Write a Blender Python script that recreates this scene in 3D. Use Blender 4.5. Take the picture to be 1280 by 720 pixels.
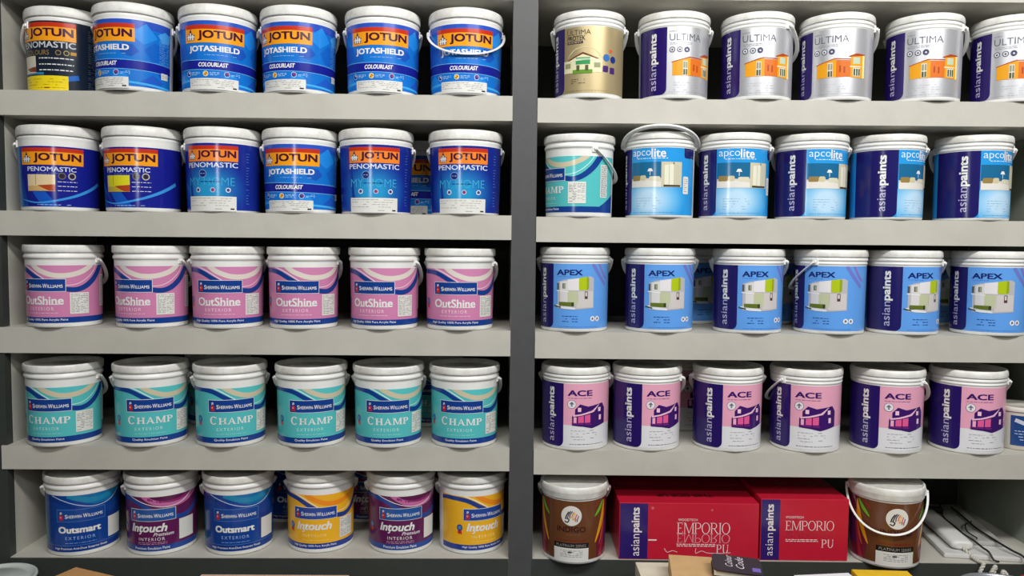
import bpy, bmesh, math, random
from mathutils import Vector, Matrix
random.seed(7)
for o in list(bpy.data.objects): bpy.data.objects.remove(o)
SC = bpy.context.scene
COL = SC.collection
EYE = 1.45                                     # camera height above the floor, metres

# ------------------------------------------------------------------ camera
def make_camera():
    p, r = math.radians(3.3), math.radians(0.531)
    f = Vector((0, math.cos(p), -math.sin(p)))
    rt = Vector((1, 0, 0)); up = rt.cross(f)
    R = rt * math.cos(r) + up * math.sin(r)
    U = up * math.cos(r) - rt * math.sin(r)
    cd = bpy.data.cameras.new('camera')
    cd.sensor_fit = 'HORIZONTAL'; cd.sensor_width = 36.0; cd.lens = 36.0 * 960 / 1280
    cd.clip_start = 0.05
    o = bpy.data.objects.new('camera', cd); COL.objects.link(o)
    m = Matrix((R, U, -f)).transposed().to_4x4()
    m.translation = Vector((0, -1.95, EYE))
    o.matrix_world = m
    SC.camera = o
make_camera()

# ------------------------------------------------------------------ world, lamps, exposure
W = bpy.data.worlds.new('world'); SC.world = W; W.use_nodes = True
W.node_tree.nodes['Background'].inputs[0].default_value = (0.86, 0.93, 1.0, 1)
W.node_tree.nodes['Background'].inputs[1].default_value = 0.045
def area(name, loc, target, sx, sy, power, col=(1, 1, 1)):
    l = bpy.data.lights.new(name, 'AREA'); l.shape = 'RECTANGLE'; l.size = sx; l.size_y = sy
    l.energy = power; l.color = col
    o = bpy.data.objects.new(name, l); COL.objects.link(o)
    o.location = loc
    o.rotation_euler = (Vector(target) - Vector(loc)).to_track_quat('-Z', 'Y').to_euler()
    return o
area('ceiling_tube_near', (0.60, -1.75, 3.05), (0.4, 0.1, 1.1), 3.0, 0.20, 70, (1, 0.99, 0.96))
area('ceiling_tube_far', (1.6, -3.3, 3.1), (0.5, 0, 1.3), 2.4, 0.25, 38, (1, 0.99, 0.97))
area('streak_light', (-0.68, -2.05, EYE+0.27), (0.1, 0, EYE+0.15), 0.11, 0.30, 3.6, (0.95, 0.98, 1.0))  # unseen source beside the camera, added for highlight streaks on the pails
SC.view_settings.view_transform = 'Standard'
SC.view_settings.look = 'None'
SC.view_settings.gamma = 1
SC.view_settings.use_curve_mapping = False
SC.view_settings.exposure = 0.07

# ------------------------------------------------------------------ helpers
def s2l(c):
    c = c / 255.0
    return c / 12.92 if c <= 0.04045 else ((c + 0.055) / 1.055) ** 2.4
def lin(rgb): return tuple(s2l(c) for c in rgb) + (1,)
MATS = {}
def mat(rgb, rough=0.3, metal=0.0, spec=0.5, noise=0.0, nscale=30.0, bump=0.0, bscale=200.0, grime=None):
    key = (rgb, rough, metal, spec, noise, nscale, bump, bscale, grime)
    if key in MATS: return MATS[key]
    m = bpy.data.materials.new('surface_%d' % len(MATS)); m.use_nodes = True
    nt = m.node_tree; b = nt.nodes['Principled BSDF']
    b.inputs['Base Color'].default_value = lin(rgb)
    b.inputs['Roughness'].default_value = rough
    b.inputs['Metallic'].default_value = metal
    b.inputs['Specular IOR Level'].default_value = spec
    if noise or bump:
        tc = nt.nodes.new('ShaderNodeTexCoord')
    if noise:
        n = nt.nodes.new('ShaderNodeTexNoise'); n.inputs['Scale'].default_value = nscale
        n.inputs['Detail'].default_value = 6; n.inputs['Roughness'].default_value = 0.65
        nt.links.new(tc.outputs['Object'], n.inputs['Vector'])
        r = nt.nodes.new('ShaderNodeValToRGB')
        c = lin(rgb); g = lin(grime) if grime else tuple(x * (1 - noise) for x in c[:3]) + (1,)
        r.color_ramp.elements[0].position = 0.30; r.color_ramp.elements[0].color = g
        r.color_ramp.elements[1].position = 0.58; r.color_ramp.elements[1].color = c
        nt.links.new(n.outputs['Fac'], r.inputs['Fac'])
        nt.links.new(r.outputs['Color'], b.inputs['Base Color'])
    if bump:
        n2 = nt.nodes.new('ShaderNodeTexNoise'); n2.inputs['Scale'].default_value = bscale
        n2.inputs['Detail'].default_value = 4
        nt.links.new(tc.outputs['Object'], n2.inputs['Vector'])
        bp = nt.nodes.new('ShaderNodeBump'); bp.inputs['Strength'].default_value = bump
        bp.inputs['Distance'].default_value = 0.002
        nt.links.new(n2.outputs['Fac'], bp.inputs['Height'])
        nt.links.new(bp.outputs['Normal'], b.inputs['Normal'])
    MATS[key] = m
    return m

def link_mesh(name, bm, mats, parent=None, smooth=False):
    me = bpy.data.meshes.new(name)
    if smooth:
        for f in bm.faces: f.smooth = True
    bm.to_mesh(me); bm.free()
    for m in (mats if isinstance(mats, (list, tuple)) else [mats]): me.materials.append(m)
    o = bpy.data.objects.new(name, me); COL.objects.link(o)
    if parent: o.parent = parent
    return o
def empty(name, loc=(0, 0, 0), rz=0.0, rx=0.0, ry=0.0):
    o = bpy.data.objects.new(name, None); COL.objects.link(o)
    o.empty_display_size = 0.05
    o.location = loc; o.rotation_euler = (rx, ry, rz)
    return o
def tag(o, label, cat, group=None):
    o['label'] = label; o['category'] = cat
    if group: o['group'] = group
    return o
def structure(o): o['kind'] = 'structure'; return o

def add_box(bm, x0, y0, z0, x1, y1, z1, bevel=0.0, mi=0):
    v = [bm.verts.new(c) for c in ((x0,y0,z0),(x1,y0,z0),(x1,y1,z0),(x0,y1,z0),(x0,y0,z1),(x1,y0,z1),(x1,y1,z1),(x0,y1,z1))]
    fs = [bm.faces.new([v[i] for i in q]) for q in ((0,3,2,1),(4,5,6,7),(0,1,5,4),(1,2,6,5),(2,3,7,6),(3,0,4,7))]
    for f in fs: f.material_index = mi
    if bevel:
        es = list({e for f in fs for e in f.edges})
        r = bmesh.ops.bevel(bm, geom=es, offset=bevel, segments=2, affect='EDGES', profile=0.6)
        for f in r['faces']: f.material_index = mi
def box_bm(*a, **k):
    bm = bmesh.new(); add_box(bm, *a, **k); return bm
def lathe(bm, prof, seg=72, mi=0):
    rings = []
    for r, z in prof:
        if r <= 1e-6: rings.append([bm.verts.new((0, 0, z))])
        else: rings.append([bm.verts.new((r*math.cos(2*math.pi*i/seg), r*math.sin(2*math.pi*i/seg), z)) for i in range(seg)])
    for a, b in zip(rings, rings[1:]):
        for i in range(seg):
            j = (i+1) % seg
            if len(a) == 1 and len(b) == 1: continue
            if len(a) == 1: f = bm.faces.new((a[0], b[j], b[i]))
            elif len(b) == 1: f = bm.faces.new((a[i], a[j], b[0]))
            else: f = bm.faces.new((a[i], a[j], b[j], b[i]))
            f.material_index = mi; f.smooth = True
def sharp_by_angle(bm, deg=35):
    for e in bm.edges:
        if len(e.link_faces) == 2 and e.calc_face_angle(0) > math.radians(deg): e.smooth = False
def sweep(bm, pts, sec, mi=0, closed=False, upv=None):
    """sec: list of (a, b) offsets in the local frame; pts: Vectors"""
    n = len(pts); rings = []
    prev = None
    for i, p in enumerate(pts):
        t = (pts[min(i+1, n-1)] - pts[max(i-1, 0)]).normalized()
        u = (upv(i) if upv else (prev if prev is not None else (Vector((0,0,1)) if abs(t.z) < 0.9 else Vector((1,0,0)))))
        a = (u - t * u.dot(t)).normalized(); b = t.cross(a); prev = a
        rings.append([bm.verts.new(p + a*x + b*y) for x, y in sec])
    k = len(sec)
    for r0, r1 in zip(rings, rings[1:]):
        for i in range(k):
            f = bm.faces.new((r0[i], r0[(i+1)%k], r1[(i+1)%k], r1[i])); f.material_index = mi; f.smooth = True
    for r in (rings[0], rings[-1]):
        try: f = bm.faces.new(r); f.material_index = mi
        except ValueError: pass
def circ(r, k=10): return [(r*math.cos(2*math.pi*i/k), r*math.sin(2*math.pi*i/k)) for i in range(k)]
def catmull(P, n=8):
    P = [Vector(p) for p in P]; out = []
    for i in range(len(P)-1):
        p0, p1, p2, p3 = P[max(i-1,0)], P[i], P[i+1], P[min(i+2,len(P)-1)]
        for k in range(n):
            t = k/n
            out.append(0.5*((2*p1)+(p2-p0)*t+(2*p0-5*p1+4*p2-p3)*t*t+(3*p1-p0-3*p2+p3)*t**3))
    out.append(P[-1]); return out

# ------------------------------------------------------------------ printed artwork
TXT = {}
def text_mesh(s, bold=0.0, shear=0.0, space=1.0):
    key = (s, bold, shear, space)
    heavy, bold = bold, min(bold, 0.0)
    if key not in TXT:
        cu = bpy.data.curves.new('lettering_source', 'FONT'); cu.body = s; cu.size = 1.0
        cu.offset = bold; cu.shear = shear; cu.space_character = space; cu.resolution_u = 3
        ob = bpy.data.objects.new('lettering_source', cu); COL.objects.link(ob)
        dg = bpy.context.evaluated_depsgraph_get(); dg.update()
        me = bpy.data.meshes.new_from_object(ob.evaluated_get(dg))
        vs = [(v.co.x, v.co.y) for v in me.vertices]; fs = [tuple(p.vertices) for p in me.polygons]
        if heavy > 0:                              # heavier face: the outline drawn four times, slightly shifted
            n = len(vs); h = heavy * 1.15
            fs = [tuple(i + n*k for i in f) for k in range(5) for f in fs]
            vs = [(x + dx*h, y + dy*h*0.8) for dx, dy in ((0,0),(-1,-1),(1,-1),(1,1),(-1,1)) for x, y in vs]
        bpy.data.objects.remove(ob); bpy.data.curves.remove(cu); bpy.data.meshes.remove(me)
        TXT[key] = (vs, fs)
    return TXT[key]
class Art:
    """flat artwork in (u, z) metres, gathered per part name, later wrapped on a pail or laid on a flat face"""
    def __init__(self, clip=None): self.g = {}; self.clip = clip
    def _add(self, grp, bm, m, layer, clip): 
        if clip:
            u0, z0, u1, z1 = clip
            for co, no in (((u0,0,0),(-1,0,0)), ((u1,0,0),(1,0,0)), ((0,z0,0),(0,-1,0)), ((0,z1,0),(0,1,0))):
                bmesh.ops.bisect_plane(bm, geom=bm.verts[:]+bm.edges[:]+bm.faces[:], plane_co=co, plane_no=no, clear_outer=True)
        self.g.setdefault(grp, []).append((bm, m, layer))
    def poly(self, grp, pts, m, layer=1, clip=None):
        bm = bmesh.new()
        f = bm.faces.new([bm.verts.new((p[0], p[1], 0)) for p in pts])
        f.normal_update()
        if f.normal.z < 0: f.normal_flip()
        bmesh.ops.triangulate(bm, faces=bm.faces[:])
        self._add(grp, bm, m, layer, clip)
    def rect(self, grp, u0, z0, u1, z1, m, layer=1, clip=None):
        self.poly(grp, [(u0,z0),(u1,z0),(u1,z1),(u0,z1)], m, layer, clip)
    def rrect(self, grp, u0, z0, u1, z1, r, m, layer=1, corners=(1,1,1,1), clip=None):
        pts = []
        for (cx, cz, a0, on) in ((u0, z0, 180, corners[0]), (u1, z0, 270, corners[1]), (u1, z1, 0, corners[2]), (u0, z1, 90, corners[3])):
            if not on: pts.append((cx, cz)); continue
            ox = cx + (r if cx == u0 else -r); oz = cz + (r if cz == z0 else -r)
            for k in range(7):
                a = math.radians(a0 + 15*k); pts.append((ox + r*math.cos(a), oz + r*math.sin(a)))
        self.poly(grp, pts, m, layer, clip)
    def disc(self, grp, u, z, r, m, layer=1, rz=None, clip=None, n=28):
        rz = rz or r
        self.poly(grp, [(u+r*math.cos(2*math.pi*i/n), z+rz*math.sin(2*math.pi*i/n)) for i in range(n)], m, layer, clip)
    def ring(self, grp, u, z, r, w, m, layer=1):
        self.stroke(grp, [(u+r*math.cos(2*math.pi*i/28), z+r*math.sin(2*math.pi*i/28)) for i in range(29)], w, m, layer, smooth=False)
    def stroke(self, grp, pts, w, m, layer=1, clip=None, smooth=True, w2=None, wm=None):
        P = catmull([(a, b, 0) for a, b in pts], 8) if smooth and len(pts) > 2 else [Vector((a, b, 0)) for a, b in pts]
        bm = bmesh.new(); L = []; n = len(P)
        for i, p in enumerate(P):
            t = (P[min(i+1,n-1)]-P[max(i-1,0)]).normalized(); nn = Vector((-t.y, t.x, 0))
            q = i/(n-1); ww = w + ((w2 if w2 is not None else w)-w)*q
            if wm is not None: ww = ww + (wm - ww) * math.sin(math.pi*q)
            L.append((bm.verts.new(p+nn*ww/2), bm.verts.new(p-nn*ww/2)))
        for (a, b), (c, d) in zip(L, L[1:]): bm.faces.new((a, b, d, c))
        for f in bm.faces:
            f.normal_update()
            if f.normal.z < 0: f.normal_flip()
        self._add(grp, bm, m, layer, clip)
    def text(self, grp, s, u, z, w, h, m, layer=4, bold=0.0, shear=0.0, space=1.0, rot=0, clip=None, keep=None):
        """text fitted into a box w x h centred on (u, z); rot 90 reads upward, 180 upside down, 'mirror' flips z"""
        vs, fs = text_mesh(s, bold, shear, space)
        x0 = min(v[0] for v in vs); x1 = max(v[0] for v in vs); y0 = min(v[1] for v in vs); y1 = max(v[1] for v in vs)
        bm = bmesh.new(); V = []; NV = len(vs)//5 if bold > 0 else len(vs)
        for x, y in vs:
            a = ((x-x0)/(x1-x0)-0.5); b = ((y-y0)/(y1-y0)-0.5)
            if rot == 90: p = (u - b*w, z + a*h)
            elif rot == 180: p = (u - a*w, z - b*h)
            elif rot == 'mirror': p = (u + a*w, z - b*h)
            else: p = (u + a*w, z + b*h)
            V.append(bm.verts.new((p[0], p[1], 0.12*(len(V)//NV))))
        for f in fs:
            try: bm.faces.new([V[i] for i in f])
            except ValueError: pass
        for f in bm.faces:
            f.normal_update()
            if f.normal.z < 0: f.normal_flip()
        self._add(grp, bm, m, layer, clip)
    def lines(self, grp, u0, z0, u1, z1, n, m, layer=4, seed=1, w=0.0011, dense=0.6):
        """fine print seen from afar: rows of short dashes"""
        rg = random.Random(seed)
        bm = bmesh.new()
        for k in range(n):
            z = z1 - (k+0.5)*(z1-z0)/n; u = u0
            while u < u1:
                l = rg.uniform(0.003, 0.011); l = min(l, u1-u)
                if rg.random() < dense + 0.25 and l > 0.001:
                    bm.faces.new([bm.verts.new(c) for c in ((u,z-w/2,0),(u+l,z-w/2,0),(u+l,z+w/2,0),(u,z+w/2,0))])
                u += l + 0.0022
        if not bm.faces: bm.free(); return
        self._add(grp, bm, m, layer, None)
    def clusters(self):
        """words and pictures that stand apart become parts of their own"""
        for grp, items in self.g.items():
            items = [it for it in items if it[0].verts]
            if grp == 'label': yield grp, items; continue
            bb = []
            for bm, m, l in items:
                us = [v.co.x for v in bm.verts]; zs = [v.co.y for v in bm.verts]; bb.append((min(us), min(zs), max(us), max(zs)))
            n = len(items); own = list(range(n))
            for i in range(n):
                for j in range(i):
                    a, b = bb[i], bb[j]
                    d = math.hypot(max(0, a[0]-b[2], b[0]-a[2]), max(0, a[1]-b[3], b[1]-a[3]))
                    if d < 0.014 and own[i] != own[j]:
                        o, k = own[i], own[j]; own = [k if q == o else q for q in own]
            for k in sorted(set(own)): yield grp, [it for it, q in zip(items, own) if q == k]
    def build(self, fmap, step=None):
        """-> list of (part name, mesh)"""
        out = []
        for grp, items in self.clusters():
            B = bmesh.new(); ms = []
            for bm, m, layer in items:
                if not bm.verts: bm.free(); continue
                if step:
                    us = [v.co.x for v in bm.verts]; k = math.ceil(min(us)/step); 
                    while k*step < max(us):
                        bmesh.ops.bisect_plane(bm, geom=bm.verts[:]+bm.edges[:]+bm.faces[:], plane_co=(k*step,0,0), plane_no=(1,0,0), dist=1e-7)
                        k += 1
                if m not in ms: ms.append(m)
                mi = ms.index(m)
                V = {}
                for v in bm.verts: V[v] = B.verts.new(fmap(v.co.x, v.co.y, layer + v.co.z))
                for f in bm.faces:
                    try:
                        g = B.faces.new([V[v] for v in f.verts]); g.material_index = mi; g.smooth = True
                    except ValueError: pass
                bm.free()
            me = bpy.data.meshes.new(grp); B.to_mesh(me); B.free()
            for m in ms: me.materials.append(m)
            out.append((grp, me))
        return out

def serif_glyph(ch, t, h):
    """polygons of one capital in a unit-high cell: t stem weight, h hairline weight -> (polys, advance width)"""
    P = []
    R = lambda a, b, c, d: P.append([(a,b),(c,b),(c,d),(a,d)])
    def stem(x, w, lo=0.0, hi=1.0, foot=True, head=True):
        R(x, lo, x+w, hi); q = 0.085
        if foot: R(x-q, lo, x+w+q, lo+h*0.9)
        if head: R(x-q, hi-h*0.9, x+w+q, hi)
    def ring(cx, cy, rx, ry, a0, a1, tt=t, hh=h, n=22):
        for i in range(n):
            A0, A1 = [math.radians(a0+(a1-a0)*k/n) for k in (i, i+1)]
            o = lambda a: (cx+rx*math.cos(a), cy+ry*math.sin(a)); q = lambda a: (cx+(rx-tt)*math.cos(a), cy+(ry-hh)*math.sin(a))
            P.append([o(A0), o(A1), q(A1), q(A0)])
    if ch == 'C': ring(0.48, 0.5, 0.46, 0.52, 42, 318); R(0.80, 0.66, 0.84, 0.98); w = 0.90
    elif ch == 'O': ring(0.50, 0.5, 0.48, 0.52, 0, 360); w = 1.0
    elif ch == 'H': stem(0.10, t); stem(0.90-t, t); R(0.10, 0.5-h/2, 0.90, 0.5+h/2); w = 1.0
    elif ch == 'I': stem(0.10, t); w = 0.20+t
    elif ch == 'A':
        P.append([(0.08,0),(0.08+h*1.3,0),(0.50+h*0.4,1),(0.46,1)]); P.append([(0.92-t*1.1,0),(0.92,0),(0.54,1),(0.44,1)])
        R(0.24, 0.30, 0.74, 0.30+h); R(0.0, 0, 0.22, h*0.9); R(0.72, 0, 1.0, h*0.9); w = 1.0
    elif ch == 'M':
        stem(0.08, h*1.3, head=False); stem(1.12-t, t, head=False); R(0.0, 1-h*0.9, 0.2, 1); R(1.0, 1-h*0.9, 1.2, 1)
        P.append([(0.10,1),(0.10+t*1.15,1),(0.62+t*0.3,0.02),(0.58,0.02)]); P.append([(1.12-t,1),(1.12-t+h,1),(0.60+h,0.02),(0.58,0.02)]); w = 1.2
    elif ch == 'P': stem(0.10, t, head=False); R(0.0, 1-h, 0.42, 1); R(0.10, 0.44, 0.42, 0.44+h); ring(0.42, 0.72, 0.36, 0.28, -90, 90); w = 0.80
    elif ch == 'R':
        stem(0.10, t, head=False); R(0.0, 1-h, 0.42, 1); R(0.10, 0.46, 0.42, 0.46+h); ring(0.42, 0.73, 0.34, 0.27, -90, 90)
        P.append([(0.36,0.48),(0.36+t*1.2,0.48),(0.92,0.0),(0.92-t*1.2,0.0)]); R(0.84, 0, 1.0, h*0.9); w = 0.95
    elif ch == 'E':
        stem(0.10, t, foot=False, head=False); R(0.0, 0, 0.68, h); R(0.0, 1-h, 0.64, 1); R(0.10, 0.5-h/2, 0.52, 0.5+h/2)
        R(0.64, 0, 0.68, 0.22); R(0.60, 0.80, 0.64, 1); w = 0.76
    elif ch == 'U': stem(0.10, t, lo=0.34, foot=False); stem(0.86-h*1.2, h*1.2, lo=0.34, foot=False); ring(0.48, 0.36, 0.38, 0.38, 180, 360); w = 0.98
    return P, w
def serif(A, grp, s, u, z, w, h, m, layer=4, t=0.2, hair=0.08, gap=0.12, flip=False):
    X = 0.0; G = []
    for ch in s:
        P, a = serif_glyph(ch, t, hair); G += [[(x+X, y) for x, y in p] for p in P]; X += a + gap
    X -= gap
    bm = bmesh.new()
    for p in G:
        f = bm.faces.new([bm.verts.new((u + (x/X-0.5)*w, z + ((1-y if flip else y)-0.5)*h, 0)) for x, y in p]); f.normal_update()
        if f.normal.z < 0: f.normal_flip()
    bmesh.ops.triangulate(bm, faces=bm.faces[:])
    A._add(grp, bm, m, layer, None)
# print inks
def ink(*rgb, rough=0.20): return mat(tuple(rgb), rough=rough, spec=0.5)
WHITE = ink(232,232,230); PAPER = mat((222,222,216), rough=0.6); GREYT = mat((120,120,122), rough=0.6); DARKT = ink(46,44,52)
NAVY = ink(20,24,70); SWBLUE = ink(22,62,140); RED = ink(196,40,34); ORANGE = ink(245,160,28); JRED = ink(196,52,28); JDARK = ink(70,18,50)
PURPLE = ink(38,21,98)

# ------------------------------------------------------------------ setting
SHELF = mat((190,187,177), rough=0.55, noise=0.10, nscale=9, bump=0.05, bscale=40)
SHELF_IN = mat((180,178,168), rough=0.6, noise=0.14, nscale=7)
GREY_LAM = mat((74,75,76), rough=0.5, noise=0.10, nscale=25)
DARK_LAM = mat((56,60,56), rough=0.5, noise=0.12, nscale=25)
PANEL_R = mat((150,158,146), rough=0.6, noise=0.14, nscale=7)
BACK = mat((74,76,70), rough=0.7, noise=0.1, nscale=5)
structure(link_mesh('floor', box_bm(-4, -6, -0.05, 4, 1.0, 0), mat((104,100,94), rough=0.4, noise=0.1, nscale=6)))
structure(link_mesh('wall_back', box_bm(-4, 0.56, 0, 4, 0.70, 3.2), mat((190,188,178), rough=0.8, noise=0.05, nscale=5)))

YAW = {'L': math.radians(0.973), 'R': math.radians(-0.2086)}
LEVEL = {'L': [0.3697, 0.0712, -0.2220, -0.5250, -0.8167], 'R': [0.3653, 0.0687, -0.2234, -0.5296, -0.8164]}
UNDER = {'L': [0.3079, 0.0094, -0.2873, -0.5859, -0.870], 'R': [0.3043, 0.0051, -0.2917, -0.5935, -0.870]}
SPAN = {'L': (-1.284, -0.0027), 'R': (0.0597, 1.425)}
DEPTH = 0.46
def on(bank, x, depth, z=0.0):
    """point on a shelf bank: x along it, depth behind its front plane, z relative to eye level"""
    return Vector((x, math.tan(YAW[bank])*x + depth, z + EYE))
def shelving(bank, label):
    root = empty('shelving_unit', (0, 0, EYE), YAW[bank])
    tag(root, label, 'shelves', 'built-in shelving banks')
    x0, x1 = SPAN[bank]
    for k, (t, b) in enumerate(zip(LEVEL[bank], UNDER[bank])):
        bm = bmesh.new()
        if k < 4:
            add_box(bm, x0, 0.003, b, x1, DEPTH, t)
            add_box(bm, x0-(0.0125 if bank=='L' else -0.0005), 0.0, b, x1+(0.0 if bank=='L' else 0.012), 0.003, t)
        else:
            add_box(bm, x0, 0.0035, b, x1, DEPTH, t)
        link_mesh('shelf', bm, SHELF, root)
    bm = bmesh.new(); add_box(bm, x0, 0.0, 0.6055 if bank=='L' else 0.6095, x1, DEPTH, 0.70)
    link_mesh('top_board', bm, SHELF, root)
    for xa, xb in ((x0-0.014, x0-0.0004), (x1+0.0004, x1+0.014)):
        link_mesh('side_panel', box_bm(xa, 0.031, -0.90, xb, DEPTH, 0.68), PANEL_R if xa > 1 else SHELF_IN, root)
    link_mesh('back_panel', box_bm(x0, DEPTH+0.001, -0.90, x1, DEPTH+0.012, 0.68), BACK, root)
    return root
shelving('L', 'left bank of pale grey shelves holding pails with blue, pink and teal wraps')
shelving('R', 'right bank of pale grey shelves holding silver, sky blue and pink pails')
t1 = structure(link_mesh('trim_1', box_bm(-0.0025, 0.0035, 0, 0.0595, 0.0290, 2.25), GREY_LAM))
bm = box_bm(-1.75, 0.0035, -EYE, -1.2845, 0.0290, 0.8)
t2 = structure(link_mesh('trim_2', bm, DARK_LAM)); t2.location = (0, 0, EYE); t2.rotation_euler.z = YAW['L']
t3 = structure(link_mesh('trim_3', box_bm(1.4255, 0.0, 0, 1.75, 0.0270, 2.25), DARK_LAM))
bm = bmesh.new()
bmp = [(-1.2840, 0, 'L'), (-0.003, 0, 'L')]
t4 = structure(link_mesh('trim_4', box_bm(-1.2840, -0.001, 0.0, -0.003, 0.003, EYE-0.8177), DARK_LAM)); t4.rotation_euler.z = YAW['L']
t5 = structure(link_mesh('trim_5', box_bm(0.0600, -0.001, 0.0, 1.4250, 0.003, EYE-0.8174), DARK_LAM)); t5.rotation_euler.z = YAW['R']

# ------------------------------------------------------------------ pails
PLASTIC = mat((236,236,233), rough=0.36, noise=0.07, nscale=18)
DUSTY = mat((236,236,231), rough=0.40, noise=0.10, nscale=22, grime=(204,201,192))
KIND = {   # body profile, lid profile, label radius function, ear height
 'J': dict(body=[(0,0.003),(0.080,0.003),(0.0845,0.0),(0.0870,0.0012),(0.0885,0.006),(0.0930,0.172),(0.0932,0.178),(0.0938,0.180),(0.0938,0.184),(0.0920,0.186),(0.0905,0.192)],
           lid=[(0.0925,0.1875),(0.0955,0.1875),(0.0966,0.190),(0.0966,0.199),(0.0960,0.206),(0.0940,0.2110),(0.0910,0.2130),(0.0880,0.2126),(0.0860,0.2085),(0.0835,0.2080),(0,0.2085)],
           ear=0.168, R=lambda z: 0.0885+(0.0930-0.0885)*(z-0.006)/0.166, re=0.0925),
 'S': dict(body=[(0,0.003),(0.078,0.003),(0.0825,0.0),(0.0845,0.001),(0.0858,0.005),(0.0882,0.168),(0.0884,0.1735),(0.0905,0.1745),(0.0912,0.1765),(0.0912,0.1800),(0.0900,0.1825),(0.0890,0.1835),(0.0885,0.195)],
           lid=[(0.0888,0.1890),(0.0915,0.1888),(0.0928,0.1905),(0.0932,0.1950),(0.0932,0.2020),(0.0926,0.2062),(0.0912,0.2080),(0.0892,0.2078),(0.0880,0.2060),(0.0872,0.1975),(0.0850,0.1962),(0.060,0.1966),(0.058,0.1976),(0,0.1976)],
           ear=0.171, R=lambda z: 0.0858+(0.0882-0.0858)*(z-0.005)/0.163, re=0.088),
 'A': dict(body=[(0,0.003),(0.079,0.003),(0.0835,0.0),(0.0855,0.001),(0.0868,0.005),(0.0880,0.1755),(0.0882,0.1775),(0.0895,0.1782),(0.0898,0.1800),(0.0898,0.1820),(0.0884,0.1835),(0.0884,0.1865),(0.0902,0.1872),(0.0906,0.189),(0.0906,0.1925),(0.0892,0.1940),(0.0885,0.200)],
           lid=[(0.0888,0.1965),(0.0908,0.1962),(0.0917,0.1985),(0.0918,0.2060),(0.0908,0.2115),(0.0888,0.2145),(0.0866,0.2150),(0.0852,0.2130),(0.0842,0.2050),(0.0820,0.2040),(0.058,0.2044),(0.056,0.2054),(0,0.2054)],
           ear=0.184, R=lambda z: 0.0868+(0.0880-0.0868)*(z-0.005)/0.170, re=0.0895),
 'I': dict(body=[(0,0.003),(0.074,0.003),(0.0785,0.0),(0.0805,0.001),(0.0818,0.005),(0.0848,0.166),(0.0850,0.1720),(0.0842,0.180)],
           lid=[(0.0852,0.1690),(0.0868,0.1688),(0.0876,0.1705),(0.0876,0.1805),(0.0886,0.1825),(0.0890,0.1860),(0.0890,0.1940),(0.0882,0.1980),(0.0866,0.2000),(0.0840,0.1998),(0.0825,0.1950),(0.0795,0.1940),(0,0.1950)],
           ear=0.180, R=lambda z: 0.0818+(0.0848-0.0818)*(z-0.005)/0.161, re=0.0875),
}
MESH = {}
def body_mesh(k):
    if ('body', k) not in MESH:
        bm = bmesh.new(); lathe(bm, KIND[k]['body']); sharp_by_angle(bm)
        me = bpy.data.meshes.new('body'); bm.to_mesh(me); bm.free(); me.materials.append(PLASTIC); MESH['body', k] = me
        bm = bmesh.new(); lathe(bm, KIND[k]['lid']); sharp_by_angle(bm)
        # tear tab and raised centre ring on the lid
        me = bpy.data.meshes.new('lid'); bm.to_mesh(me); bm.free(); me.materials.append(DUSTY); MESH['lid', k] = me
        bm = bmesh.new(); re = KIND[k]['re']; ze = KIND[k]['ear']
        add_box(bm, re-0.004, -0.008, ze-0.009, re+0.0035, 0.008, ze+0.009, bevel=0.0018)
        n = 12
        a = [bm.verts.new((re+0.002, 0.0045*math.cos(2*math.pi*i/n), ze+0.0045*math.sin(2*math.pi*i/n))) for i in range(n)]
        b = [bm.verts.new((re+0.0080, 0.0040*math.cos(2*math.pi*i/n), ze+0.0040*math.sin(2*math.pi*i/n))) for i in range(n)]
        for i in range(n): bm.faces.new((a[i], a[(i+1)%n], b[(i+1)%n], b[i]))
        bm.faces.new(b)
        me = bpy.data.meshes.new('ear'); bm.to_mesh(me); bm.free(); me.materials.append(PLASTIC); MESH['ear', k] = me
def handle_mesh(k, mode):
    """strap swung about the ear axis (local x); mode 'hang' leans on the pail, 'over' lies across the lid"""
    key = ('handle', k, mode)
    if key in MESH: return MESH[key]
    ze, re = KIND[k]['ear'], KIND[k]['re'] + 0.0062
    bm = bmesh.new(); P = []; ups = []
    L = 0.130 if k == 'I' else 0.121
    if mode == 'hang': phi = math.asin((re - 0.0005)/L); d = Vector((0, -math.sin(phi), -math.cos(phi)))
    else: phi = math.radians(68); d = Vector((0, math.sin(phi), math.cos(phi))); L = 0.112
    n = 40
    for i in range(n+1):
        t = math.pi*i/n
        c, s = math.cos(t), math.sin(t)
        x = re*math.copysign(abs(c)**0.92, c)
        P.append(Vector((x, 0, ze)) + d*(L*s**0.92 if s > 0 else 0))
    nrm = Vector((1,0,0)).cross(d)
    w, th = {'I': (0.0027, 0.0015), 'J': (0.0033, 0.0014)}.get(k, (0.0050, 0.0013))
    if mode == 'over': w, th = 0.0060, 0.0030
    sec = [(-th,-w*0.8),(-th*0.6,-w),(th*0.6,-w),(th,-w*0.8),(th,w*0.8),(th*0.6,w),(-th*0.6,w),(-th,w*0.8)]
    sweep(bm, P, sec, upv=lambda i: nrm)
    bmesh.ops.recalc_face_normals(bm, faces=bm.faces[:])
    me = bpy.data.meshes.new('handle'); bm.to_mesh(me); bm.free(); me.materials.append(PLASTIC)
    MESH[key] = me
    return me
def wrap(k):
    Rf = KIND[k]['R']; R0 = Rf(0.09)
    def f(u, z, layer):
        a = u/R0; r = Rf(z) + 0.0004 + 0.00014*layer
        return (r*math.sin(a), -r*math.cos(a), z)
    return f

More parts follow.
